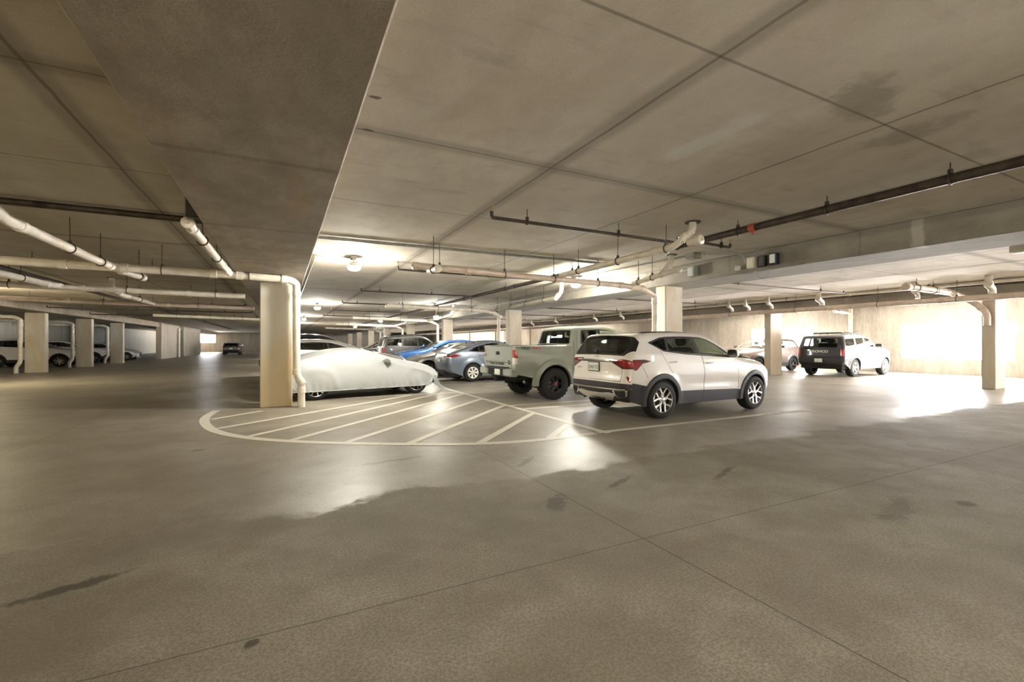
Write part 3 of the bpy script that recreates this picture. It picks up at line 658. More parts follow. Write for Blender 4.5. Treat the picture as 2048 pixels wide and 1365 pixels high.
# ------------------------------------------------------------------ the white crossover with black cladding
def white_suv(root):
    A = ((0, .345, .392), (2.63, .345, .392))
    sh = Shell(W=1.79, zb=.80, belt=1.13, sill=.24, tumble=19, low=.05, up=.025, tf=(2.45, 3.35, .13), tr=(-.1, -.85, .07), arches=A, flare=.018, step=.05, scoop=.018,
      prof=[(-.72, .315, .06, .02, .01), (-.815, .365, .06, .10, .04), (-.880, .50, .1, .17, .06), (-.88, .70, .1, .17, .06), (-.83, .84, .10, .17, .06), (-.845, 1.06, .05, .14, .06), (-.80, 1.17, .08, .12, .06),
            (-.56, 1.49, .05, .12, .045), (-.50, 1.545, .06, .10, .035), (-.1, 1.585, .2, .10, .03), (.6, 1.605, .3, .10, .03), (1.15, 1.585, .3, .10, .03), (1.45, 1.52, .2, .12, .04), (2.20, 1.13, .10, .12, .06),
            (2.95, 1.03, .2, .12, .05), (3.32, .93, .10, .20, .10), (3.42, .80, .1, .24, .12), (3.46, .55, .1, .24, .12), (3.40, .36, .1, .20, .10), (3.22, .24, .1, .12, .08)])
    white, clad = 'white_paint', 'cladding_plastic'
    # side openings (x forward of the rear axle, z)
    q = rpoly([(-.27, 1.375, .02), (.05, 1.225, .03), (.155, 1.205, .01), (.155, 1.475, .01), (.03, 1.465, .06)], .03)
    rd = rpoly([(.165, 1.205, .01), (.60, 1.165, .1), (.965, 1.14, .02), (.86, 1.495, .02), (.165, 1.478, .01)], .03)
    fd = rpoly([(.975, 1.14, .02), (1.86, 1.095, .05), (1.80, 1.16, .04), (1.30, 1.495, .08), (.88, 1.497, .02)], .03)
    D = [('r', rpoly([(-.03, 1.215, .05), (.135, 1.49, .02), (.92, 1.51, .02), (1.045, 1.10, .15), (1.10, .80, .2), (1.08, .33, .03), (.52, .33, .05), (.36, .72, .12), (.22, .84, .1)], .04)),
         ('f', rpoly([(.93, 1.51, .02), (1.32, 1.51, .05), (1.99, 1.11, .03), (2.08, .90, .2), (2.11, .70, .1), (2.10, .33, .03), (1.09, .33, .03), (1.11, .80, .2), (1.055, 1.10, .15)], .04))]
    U = rpoly([(-.29, 1.380, .02), (.05, 1.220, .03), (.60, 1.158, .1), (.97, 1.132, .1), (1.88, 1.087, .05), (1.82, 1.16, .04), (1.31, 1.503, .08), (.88, 1.505, .02), (.03, 1.478, .06)], .03)
    rg = side_regs(doors_windows(D, []), white)+[dict(n='window_surround', p=U, m='black_trim', key='', sides='lr')]
    for k, (p, gl, fr) in enumerate([(q, 'tinted_glass', .022), (rd, 'tinted_glass', .03), (fd, 'clear_glass', .03)]):
        for sd in 'lr': rg.append(dict(n='window', p=inset(p, fr), m=gl, sides=sd, key=str(k)+sd))
    # a third seam: fuel flap, bumper joint
    rg.append(dict(n='body', sides='lr', m='seam', p=rpoly([(-.50, .98), (-.493, .98), (-.36, .76), (-.367, .755)], 0)))
    ca = []
    def ring(xa, za, r0, r1, a0, a1, n=22): return [(xa+r1*math.cos(a0+(a1-a0)*i/n), za+r1*math.sin(a0+(a1-a0)*i/n)) for i in range(n+1)]+[(xa+r0*math.cos(a1+(a0-a1)*i/n), za+r0*math.sin(a1+(a0-a1)*i/n)) for i in range(n+1)]
    low = [(-1.2, .20), (-1.2, .69), (-.70, .67), (-.42, .615), (-.36, .60), (-.2, .50), (.40, .52), (.46, .485), (1.2, .475), (2.0, .455), (2.16, .44), (2.25, .40), (2.25, .1), (0, .1)]
    for k, p in (('rear', [(-1.2, .20), (-1.2, .69), (-.70, .67), (-.42, .615), (-.36, .60), (-.0, .50), (-.0, .1)]), ('sill', [(.0, .1), (.0, .50), (.40, .52), (.46, .485), (1.2, .475), (2.0, .455), (2.16, .44), (2.6, .40), (2.6, .1)]), ('front', [(2.6, .1), (2.6, .40), (3.02, .40), (3.6, .47), (3.6, .1)])):
        for sd in 'lr': rg.append(dict(n='side_cladding', m=clad, sides=sd, key=k+sd, p=p))
    rg.append(dict(n='body', m='seam', sides='lr', p=[(1.078, .30), (1.092, .30), (1.092, .48), (1.078, .48)]))
    # lamps on the sides
    tailside = rpoly([(-1.0, 1.072), (-.42, 1.080), (-.27, 1.052), (-.33, 1.030), (-.47, 1.010), (-.60, .892), (-1.0, .882)], .015)
    rg.append(dict(n='tail_lamp', m='dark_red_lens', p=tailside, sides='l', key='l')); rg.append(dict(n='tail_lamp', m='dark_red_lens', p=tailside, sides='r', key='r'))
    core = rpoly([(-1.0, 1.048), (-.60, 1.048), (-.48, 1.02), (-.60, .918), (-1.0, .908)], .015)
    for sd in 'lr': rg.append(dict(n='tail_lamp', m='red_lens', p=core, sides=sd, key=sd))
    head = rpoly([(2.93, .965), (3.06, .94), (3.6, .87), (3.6, .78), (3.1, .80)], .02)
    for sd in 'lr': rg.append(dict(n='head_lamp', m='clear_lens', p=head, sides=sd, key=sd))
    # rear, roof and front surface: (q along the profile, y)
    st = []
    st.append(dict(n='bumper', m=clad, key='rear', p=[(0, -1.2), (3-.18, -1.2), (3-.14, 0), (3-.18, 1.2), (0, 1.2)]))
    sk = rpoly([(.05, -.38), (.9, -.46), (1.62, -.58), (1.80, -.40), (1.66, -.2), (1.66, .2), (1.80, .40), (1.62, .58), (.9, .46), (.05, .38)], .04)
    st.append(dict(n='skid_plate', m='skid_silver', p=sk, key='rear'))
    st.append(dict(n='bumper', m='black_trim', key='rear', p=rpoly([(.0, -.16), (.75, -.24), (.95, 0), (.75, .24), (.0, .16)], .05)))
    for sg in (1, -1):
        ex = rpoly([(1.05, sg*.60), (1.5, sg*.54), (2.08, sg*.50), (2.08, sg*.80), (1.2, sg*.80)], .03)
        st.append(dict(n='exhaust_trim', m='chrome', p=ex, key='l' if sg > 0 else 'r')); st.append(dict(n='exhaust_trim', m='seam', p=inset(ex, .030), key='l' if sg > 0 else 'r'))
    for sg, sd in ((1, 'l'), (-1, 'r')):
        # lamp cluster narrowing towards the middle
        st.append(dict(n='tail_lamp', m='dark_red_lens', key=sd, p=rpoly([(5.12, sg*.38), (5.34, sg*.36), (5.36, sg*1.2), (4.32, sg*1.2), (4.32, sg*.70), (4.82, sg*.46)], .015)))
        st.append(dict(n='tail_lamp', m='red_lens', key=sd, p=rpoly([(4.98, sg*.62), (5.2, sg*.62), (5.2, sg*1.2), (4.45, sg*1.2), (4.45, sg*.72)], .015)))
        st.append(dict(n='tail_lamp', m='skid_silver', key=sd, p=rpoly([(4.98, sg*.40), (5.16, sg*.40), (5.16, sg*.60), (4.98, sg*.58)], .01)))
        st.append(dict(n='reflector', m='red_lens', key=sd, p=rpoly([(3.05, sg*.83), (3.15, sg*.81), (3.72, sg*.775), (3.74, sg*.80), (3.5, sg*.835)], .008)))
    st.append(dict(n='body', m='seam', p=rpoly([(3.02, -.70), (3.06, -.70), (4.32, -.70), (4.32, -.693), (3.06, -.693), (3.02, .693), (3.06, .70), (3.0, .70), (3.0, -.70)], 0)))
    rw = rpoly([(6.05, -.64), (6.02, -.2), (6.02, .2), (6.05, .64), (6.55, .72), (7.05, .60), (7.05, -.60), (6.55, -.72)], .07)
    rs = rpoly([(5.92, -.70), (5.86, -.2), (5.86, .2), (5.92, .70), (6.5, .84), (6.72, .90), (7.35, .70), (7.35, -.70), (6.72, -.90), (6.5, -.84)], .06)
    st.append(dict(n='window_surround', m='black_trim', p=rs, key='')); st.append(dict(n='rear_window', m='tinted_glass', p=rw, key=''))
    ws = rpoly([(12.1, -.52), (12.1, .52), (12.95, .70), (12.95, -.70)], .07)
    st.append(dict(n='window_surround', m='black_trim', p=inset(ws, -.03), key='')); st.append(dict(n='windshield', m='clear_glass', p=ws, key=''))
    st.append(dict(n='hood', m='seam', key='', p=rpoly([(13.05, -.70), (13.05, .70), (14.9, .62), (14.9, -.62)], .1))); st.append(dict(n='hood', m=white, key='', p=inset(rpoly([(13.05, -.70), (13.05, .70), (14.9, .62), (14.9, -.62)], .1), .008)))
    st.append(dict(n='grille', m='black_trim', key='', p=rpoly([(15.4, -.5), (15.4, .5), (16.3, .45), (16.3, -.45)], .06)))
    for sg, sd in ((1, 'l'), (-1, 'r')): st.append(dict(n='head_lamp', m='clear_lens', key=sd, p=rpoly([(15.25, sg*.52), (15.25, sg*1.2), (16.0, sg*1.2), (15.9, sg*.52)], .03)))
    st.append(dict(n='bumper', m=clad, key='front', p=[(17.2, -1.2), (17.2, 1.2), (19, 1.2), (19, -1.2)]))
    st.append(dict(n='sunroof', m='dark_glass', key='', p=rpoly([(10.25, -.42), (10.25, .42), (11.4, .42), (11.4, -.42)], .05)))
    ob = sh.mesh(white, rg, st, root, .05)
    m = MB(); face_strip(sh, m, 2.16, 2.26, -.84, .84, .006, .02, 'chrome', 20, 1); m.build('bumper_trim', root)
    m = MB(); face_strip(sh, m, 4.93, 5.10, -.40, .40, .018, .03, 'chrome', 16, 1); face_strip(sh, m, 4.86, 4.93, -.52, .52, .012, .03, 'black_trim', 16, 1); m.build('tailgate_trim', root)
    # spoiler over the rear window
    m = MB(); vs = []; n = 16
    for i in range(n+1):
        y = -.64+1.28*i/n; k = 1-(abs(y)/.66)**4*.25; p, _ = sh.spt(8.6, y)
        bx = -.60+.10*(abs(y)/.64)**3
        for dx, dz in ((p.x, p.z+.006), (-.42, p.z-.005), (bx, 1.533-.02*(abs(y)/.64)**2), (bx-.005, 1.515-.02*(abs(y)/.64)**2), (-.50, 1.50-.02*(abs(y)/.64)**2)): vs.append((dx, y, dz))
    fs = [(i*5+j, i*5+(j+1) % 5, (i+1)*5+(j+1) % 5, (i+1)*5+j) for i in range(n) for j in range(5)]+[(4, 3, 2, 1, 0), tuple(n*5+j for j in range(5))]
    m.add(vs, fs, white); sp = m.build('spoiler', root, 30)
    m = MB(); m.box((-.609, -.16, 1.505), (-.595, .16, 1.518), 'dark_red_lens', .003); m.build('brake_light', sp)
    for sg in (1, -1):   # roof rails
        m = MB(); pts = [];
        for i in range(16):
            t = i/15; x = -.33+1.45*t; zt = float(np.interp(x, sh.P[8:, 0][:60], sh.P[8:, 1][:60])); e = math.sin(math.pi*min(1, max(0, t)))**.35
            pts.append((x, sg*.575, zt-.035+.045*e))
        m.tube(pts, .016, 'black_trim', 8); m.build('roof_rail', root)
    m = MB(); n = 8; vs = []
    for i in range(n+1):
        t = i/n; x = -.33+.16*t; h = .05*math.sin(math.pi*(1-t)*.5)**1.2*(1 if t else .2)+.002; vs += [(x, .012*(1-.5*t)+.002, 1.56+.1*(x+.33)), (x, 0, 1.565+h+.1*(x+.33)), (x, -.012*(1-.5*t)-.002, 1.56+.1*(x+.33))]
    m.add(vs, [(i*3+j, i*3+j+1, i*3+j+4, i*3+j+3) for i in range(n) for j in range(2)]+[(0, 2, 1)], white); m.build('antenna', root)
    m = MB(); p = [sh.spt(6.12, .05, .015)[0], sh.spt(6.2, .0, .02)[0], sh.spt(6.16, -.42, .02)[0]]; m.tube(p, .009, 'black_trim', 6); m.box(tuple(p[0]-Vector((.02, .05, .025))), tuple(p[0]+Vector((.02, .05, .025))), 'black_trim', .01); m.build('wiper', root)
    for sg, sd in ((1, 'l'), (-1, 'r')):
        handle(ob['door', 'r'+sd], sh, .26, 1.015, sg, white); handle(ob['door', 'f'+sd], sh, 1.24, .985, sg, white)
        p, _ = sh.pt(1.80, 1.12, sg); door_mirror(root, p+Vector((0, 0, .03)), sg, white)
        for xa in (0, 2.63): wheel(root, xa, .895, .345, .235, .235, 'y5', sg)
    p, _ = sh.spt(4.42, .03, .012); plate(root, p, text='CHU TZ', ink='plate_ink')
    text_obj('badge', 'SELTOS', .045, 'badge_grey', root, sh.spt(4.28, .50, .004)[0], '-x', .002)
    m = MB(); m.tube([sh.spt(5.52, .075*math.cos(a), .006)[0]+Vector((0, 0, .026*math.sin(a))) for a in [2*math.pi*i/20 for i in range(20)]], .004, 'chrome', 6, closed=True); em = m.build('emblem', root)
    text_obj('emblem_letters', 'KIA', .034, 'chrome', em, sh.spt(5.52, 0, .008)[0], '-x', .002, 1.1)
    cabin(root, sh, -.55, 2.10, .42, 1.22, 1.10, .50)
    underside(root, sh, -.48, 3.1, .30, .50, .82)
    for sg in (1, -1):
        for xa in (0, 2.63): m = MB(); arch_lip(m, sh, xa, .345, .388, R(-14), R(194), .095, .014, clad, sg); m.build('wheel_arch_trim', root)
    return sh

# ------------------------------------------------------------------ shared finishing for the other cars
def finish(root, sh, ob, paintm, wh, belt, mir=None, handles=(), cab=None, under=None, seats=True):
    style, rad, wid, rr, rim, yw = wh
    for xa, za, ra in sh.arches:
        for sg in (1, -1): wheel(root, xa, yw, rad, wid, rr, style, sg, rim)
    for sg, sd in ((1, 'l'), (-1, 'r')):
        if mir: p, _ = sh.pt(mir[0], mir[1], sg); door_mirror(root, p+Vector((0, 0, .03)), sg, mir[2], mir[3] if len(mir) > 3 else 1)
        for k, x, z, m in handles: handle(ob.get(('door', k+sd), root), sh, x, z, sg, m)
    if cab: cabin(root, sh, *cab)
    if under: underside(root, sh, *under)
def windows_in(rg, U, wins, trim='black_trim'):
    rg.append(dict(n='window_surround', p=U, m=trim, key='', sides='lr'))
    for k, (p, gl) in enumerate(wins):
        for sd in 'lr': rg.append(dict(n='window', p=p, m=gl, sides=sd, key=str(k)+sd))
def both(st, n, m, pts, r=.02):
    for sg, sd in ((1, 'l'), (-1, 'r')): st.append(dict(n=n, m=m, key=sd, p=rpoly([(p[0], sg*p[1], *p[2:]) for p in pts], r)))
def lr(rg, n, m, poly):
    for sd in 'lr': rg.append(dict(n=n, m=m, sides=sd, key=sd, p=poly))
def glass_band(st, name, glass, q0, q1, y0, y1, fr=.035, r=.07):
    p = rpoly([(q0, -y0), (q0, y0), (q1, y1), (q1, -y1)], r); st.append(dict(n='window_surround', m='black_trim', key='', p=inset(p, -fr))); st.append(dict(n=name, m=glass, key='', p=p))
def panel(st, name, m, pts, r=.05, gap=.008):
    p = rpoly(pts, r); st.append(dict(n='body', m='seam', p=p)); st.append(dict(n=name, m=m, key='', p=inset(p, gap)))

# ------------------------------------------------------------------ pickup truck
def pickup(root, paintm='sage_paint'):
    A = ((0, .385, .47), (3.236, .385, .47)); s_ = paintm
    sh = Shell(W=1.80, zb=1.02, belt=1.36, sill=.52, tumble=13, low=.03, up=.03, tf=(3.0, 4.0, .10), tr=(-.8, -1.2, .01), arches=A, flare=.02, step=.06,
      prof=[(-1.00, .60, .05, .03, .01), (-1.09, .66, .05, .05, .015), (-1.10, 1.30, .03, .05, .015), (-1.07, 1.325, .02, .035, .01), (.52, 1.335, .03, .035, .01), (.60, 1.735, .09, .08, .03), (.72, 1.825, .1, .10, .03),
            (1.6, 1.845, .3, .10, .03), (2.02, 1.785, .2, .12, .05), (2.72, 1.37, .1, .12, .06), (3.55, 1.28, .2, .10, .04), (3.98, 1.16, .1, .16, .08), (4.08, .95, .1, .2, .10), (4.10, .62, .1, .2, .1), (3.95, .50, .08, .1, .06)])
    D = [('r', rpoly([(.66, 1.33, .02), (.72, 1.755, .05), (1.40, 1.775, .02), (1.42, .60, .04), (.84, .60, .08), (.70, .98, .1)], .04)), ('f', rpoly([(1.41, 1.775, .02), (1.90, 1.75, .06), (2.56, 1.36, .04), (2.60, .60, .05), (1.43, .60, .03)], .04))]
    rg = side_regs(doors_windows(D, []), s_)
    windows_in(rg, rpoly([(.78, 1.355), (.84, 1.71, .06), (1.40, 1.735, .02), (1.88, 1.715, .06), (2.46, 1.375, .04), (2.44, 1.34)], .03),
               [(rpoly([(.83, 1.375), (.88, 1.685, .05), (.97, 1.695), (.97, 1.37)], .02), 'dark_glass'), (rpoly([(1.0, 1.37), (1.0, 1.695), (1.37, 1.705), (1.37, 1.365)], .02), 'tinted_glass'), (rpoly([(1.44, 1.365), (1.44, 1.705), (1.86, 1.69, .05), (2.36, 1.39, .04), (2.34, 1.36)], .03), 'clear_glass')])
    lr(rg, 'tail_lamp', 'red_lens', rpoly([(-1.3, 1.205), (-1.02, 1.18), (-1.01, 1.02), (-1.3, 1.02)], .015)); lr(rg, 'tail_lamp', 'clear_lens', rpoly([(-1.3, 1.02), (-1.02, 1.02), (-1.02, .88), (-1.3, .86)], .01))
    rg.append(dict(n='body', m='seam', sides='lr', p=[(.535, .62), (.545, .62), (.60, 1.5), (.59, 1.5)]))
    lr(rg, 'head_lamp', 'clear_lens', rpoly([(3.75, 1.15), (4.5, 1.10), (4.5, .95), (3.8, .98)], .02))
    st = [dict(n=None, m=None, p=rpoly([(3.04, -.76), (3.04, .76), (3.955, .76), (3.955, -.76)], .03))]
    panel(st, 'tailgate', s_, [(1.18, -.735), (1.18, .735), (1.985, .735), (1.985, -.735)], .03)
    both(st, 'tail_lamp', 'red_lens', [(1.58, .765), (1.58, 1.2), (1.86, 1.2), (1.86, .765)], .012); both(st, 'tail_lamp', 'clear_lens', [(1.34, .765), (1.34, 1.2), (1.57, 1.2), (1.57, .765)], .012)
    glass_band(st, 'rear_window', 'tinted_glass', 4.10, 4.94, .72, .66, .03); st.append(dict(n='window_surround', m='black_trim', key='', p=rpoly([(4.10, -.20), (4.10, -.185), (4.94, -.185), (4.94, -.20)], 0))); st.append(dict(n='window_surround', m='black_trim', key='', p=rpoly([(4.10, .20), (4.10, .185), (4.94, .185), (4.94, .20)], 0)))
    glass_band(st, 'windshield', 'clear_glass', 8.1, 8.93, .58, .68); panel(st, 'hood', s_, [(9.06, -.70), (9.06, .70), (10.9, .64), (10.9, -.64)], .08)
    st.append(dict(n='grille', m='black_trim', key='', p=rpoly([(11.3, -.46), (11.3, .46), (12.7, .50), (12.7, -.50)], .06))); both(st, 'head_lamp', 'clear_lens', [(11.1, .50), (11.1, 1.2), (11.85, 1.2), (11.85, .50)])
    st.append(dict(n='bumper', m='black_trim', key='front', p=[(13.3, -1.2), (13.3, 1.2), (15, 1.2), (15, -1.2)]))
    ob = sh.mesh(s_, rg, st, root, .06)
    m = MB(); x0, x1, y, z0, z1 = -1.02, .50, .755, .82, 1.322                                          # load bed
    vs = [(x, q, z) for z in (z0, z1) for x, q in ((x0, -y), (x1, -y), (x1, y), (x0, y))]; m.add(vs, [(0, 1, 2, 3), (0, 4, 5, 1), (1, 5, 6, 2), (2, 6, 7, 3), (3, 7, 4, 0)], 'underbody_black'); m.build('load_bed', root)
    m = MB(); m.box((-1.115, -.10, 1.085), (-1.075, .10, 1.175), 'black_trim', .02); m.box((-1.125, -.07, 1.10), (-1.105, .05, 1.135), 'seam', .008); m.build('tailgate_handle', root)
    m = MB(); m.box((-1.112, -.735, .905), (-1.09, .735, .93), s_, .010); m.build('tailgate_ridge', root)
    text_obj('tailgate_lettering', 'TACOMA', .085, 'decal_black', root, (-1.104, .06, .868), '-x', .004, 2.35)
    text_obj('model_badge', 'V6', .055, 'decal_black', root, (-1.104, -.62, .945), '-x', .004); text_obj('model_badge', '4X4', .045, 'decal_black', root, (-1.104, -.62, .885), '-x', .004)
    p, _ = sh.pt(-.80, 1.245, -1, .003); text_obj('decal', 'TRD', .085, 'decal_black', root, p, '-y', .001, 1.5, True)
    p, _ = sh.pt(-.50, 1.245, -1, .003); text_obj('decal', '4X4', .085, 'decal_red', root, p, '-y', .001, 1.5, True)
    for sg in (1, -1):     # rear bumper corners, centre step, hitch
        m = MB(); y0, y1 = sorted((sg*.46, sg*.905)); m.box((-1.20, y0, .585), (-.99, y1, .775), s_, .035); m.build('bumper_corner', root)
    m = MB(); m.box((-1.185, -.60, .735), (-1.03, .60, .80), 'black_trim', .02); m.box((-1.15, -.47, .57), (-1.0, .47, .78), 'black_trim', .02); b = m.build('rear_bumper', root)
    plate(root, (-1.158, -.10, .675), .30, .15, frame=False)
    m = MB(); m.lathe([(0, .0), (.07, 0), (.085, .012), (.088, .03)], 'seam', 24, Matrix.Translation((-1.168, .26, .68)) @ Matrix.Rotation(R(90), 4, 'Y')); m.build('bumper_socket', root)
    m = MB(); m.box((-1.19, -.05, .44), (-.9, .05, .54), 'underbody_black', .01); m.box((-1.17, -.09, .455), (-1.14, .09, .51), 'underbody_black', .01); m.tube([(-.9, -.6, .50), (-.9, .6, .50)], .03, 'underbody_black', 8); m.build('tow_hitch', root)
    m = MB(); m.tube(fillet([(-.2, -.42, .42), (-.45, -.50, .45), (-.75, -.72, .45)], .15), .035, 'steel_disc', 12); m.build('exhaust_pipe', root)
    m = MB(); m.tube([(0, -.72, .385), (0, .72, .385)], .05, 'underbody_black', 12); m.lathe([(0, .13), (.09, .11), (.14, .04), (.15, 0), (.14, -.04), (.09, -.11), (0, -.13)], 'underbody_black', 18, Matrix.Translation((0, .1, .385)) @ Matrix.Rotation(R(90), 4, 'Y'))
    for sg in (1, -1): m.box((-.6, sg*.5-.03, .36), (.6, sg*.5+.03, .40), 'underbody_black', .01)
    m.build('rear_axle', root)
    for sg in (1, -1):
        for xa in (0, 3.236):
            m = MB(); arch_lip(m, sh, xa, .385, .462, R(-4), R(184), .15, .065, s_, sg, 30); m.build('fender_flare', root)
    m = MB(); m.box((1.02, -.05, 1.80), (1.06, .0, 1.85), 'black_trim', .012); m.tube([(1.0, -.02, 1.83), (.88, -.02, 1.86)], .012, 'black_trim', 8); m.build('antenna', root)
    finish(root, sh, ob, s_, ('off6', .385, .26, .205, 'dark_alloy', .945), 1.34, (2.36, 1.38, s_, 1.25), (('r', .86, 1.17, 'black_trim'), ('f', 1.58, 1.16, 'black_trim')), (.62, 2.7, 1.0, 1.75, 1.32, .72), (-.95, 3.9, .50, .72, .8))
    m = MB(); m.box((-.85, -.45, .42), (3.4, .45, .56), 'underbody_black', .03); m.build('chassis', root)
    return sh

# ------------------------------------------------------------------ sedan
def sedan(root, paintm, style='cap7', rim='white_cap', H=1.45, badge=None):
    A = ((0, .325, .37), (2.70, .325, .37)); s_ = paintm; f = H/1.43
    sh = Shell(W=1.78, zb=.72, belt=1.03, sill=.20, tumble=24, low=.06, up=.03, tf=(2.5, 3.5, .15), tr=(-.1, -1.0, .09), arches=A, flare=.018, step=.055, scoop=.012,
      prof=[(-.78, .25, .08, .08, .05), (-.93, .34, .1, .14, .07), (-1.01, .58, .12, .17, .09), (-.985, .86, .1, .16, .08), (-.93, 1.045, .05, .12, .06), (-.58, 1.085*f, .12, .10, .03), (.28, 1.365*f, .3, .12, .04), (.80, 1.43*f, .3, .10, .03),
            (1.12, 1.42*f, .2, .10, .03), (1.42, 1.355*f, .2, .12, .05), (2.32, .985, .12, .12, .06), (3.05, .86, .25, .12, .06), (3.42, .70, .12, .2, .12), (3.54, .52, .1, .24, .14), (3.50, .30, .1, .2, .12), (3.32, .19, .1, .1, .08)])
    D = [('r', rpoly([(.16, 1.06, .05), (.34, 1.29*f, .05), (.88, 1.375*f, .02), (1.00, .98, .1), (1.02, .27, .03), (.50, .27, .05), (.36, .70, .1)], .04)), ('f', rpoly([(.90, 1.376*f, .02), (1.30, 1.34*f, .06), (2.05, .99, .03), (2.20, .70, .1), (2.18, .27, .03), (1.03, .27, .03), (1.01, .98, .1)], .04))]
    rg = side_regs(doors_windows(D, []), s_)
    windows_in(rg, rpoly([(-.16, 1.10, .02), (.24, 1.27*f, .1), (.85, 1.355*f, .1), (1.28, 1.33*f, .08), (1.90, 1.03, .03), (1.90, 1.0, .02), (.95, 1.035, .1), (.1, 1.07, .05)], .03),
               [(rpoly([(-.05, 1.105), (.22, 1.235*f), (.24, 1.09)], .015), 'tinted_glass'), (rpoly([(.27, 1.085), (.27, 1.25*f, .03), (.86, 1.33*f), (.93, 1.06)], .025), 'tinted_glass'), (rpoly([(.98, 1.06), (.93, 1.33*f), (1.26, 1.305*f, .06), (1.80, 1.035)], .025), 'clear_glass')])
    lr(rg, 'tail_lamp', 'red_lens', rpoly([(-1.3, .99), (-.75, 1.0), (-.42, .945), (-.66, .885), (-1.3, .86)], .02)); lr(rg, 'head_lamp', 'clear_lens', rpoly([(2.80, .80), (3.1, .78), (3.8, .70), (3.8, .60), (3.2, .645)], .02))
    st = []
    both(st, 'tail_lamp', 'red_lens', [(3.15, .46), (3.05, 1.2), (3.78, 1.2), (3.72, .44)]); both(st, 'tail_lamp', 'clear_lens', [(3.12, .60), (3.05, .88), (3.3, .88), (3.3, .60)], .01)
    st.append(dict(n='trunk_lid', m='seam', key='', p=rpoly([(2.5, -.52), (3.0, -.50), (3.9, -.50), (4.9, -.60), (4.9, -.592), (3.9, -.492), (3.0, -.492), (2.51, -.512), (2.51, .512), (3.0, .492), (3.9, .492), (4.9, .592), (4.9, .60), (3.9, .50), (3.0, .50), (2.5, .52)], 0)))
    st.append(dict(n='plate_recess', m='black_trim', key='', p=rpoly([(2.45, -.33), (2.45, .33), (3.02, .30), (3.02, -.30)], .03))); st.append(dict(n='bumper', m='black_trim', key='rear', p=rpoly([(0, -.62), (1.35, -.55), (1.35, .55), (0, .62)], .05)))
    glass_band(st, 'rear_window', 'tinted_glass', 5.14, 5.94, .60, .52); glass_band(st, 'windshield', 'clear_glass', 9.08, 9.95, .55, .70); panel(st, 'hood', s_, [(10.08, -.72), (10.08, .72), (11.85, .60), (11.85, -.60)], .10)
    st.append(dict(n='grille', m='black_trim', key='', p=rpoly([(12.25, -.42), (12.25, .42), (12.55, .50), (13.9, .62), (13.9, -.62), (12.55, -.50)], .06))); both(st, 'head_lamp', 'clear_lens', [(12.1, .50), (12.0, 1.2), (12.55, 1.2), (12.5, .54)])
    ob = sh.mesh(s_, rg, st, root, .055)
    m = MB(); face_strip(sh, m, 3.02, 3.10, -.36, .36, .014, .03, 'chrome', 10, 1); m.build('trunk_trim', root)
    p, _ = sh.spt(2.5, 0, -.010); plate(root, p, frame=False)
    finish(root, sh, ob, s_, (style, .325, .21, .205, rim, .885), 1.0, (1.86, 1.03, s_), (('r', .34, .93, s_), ('f', 1.22, .90, s_)), (-.45, 2.15, .45, 1.3, .98, .40), (-.78, 3.3, .19, .42, .86))
    return sh

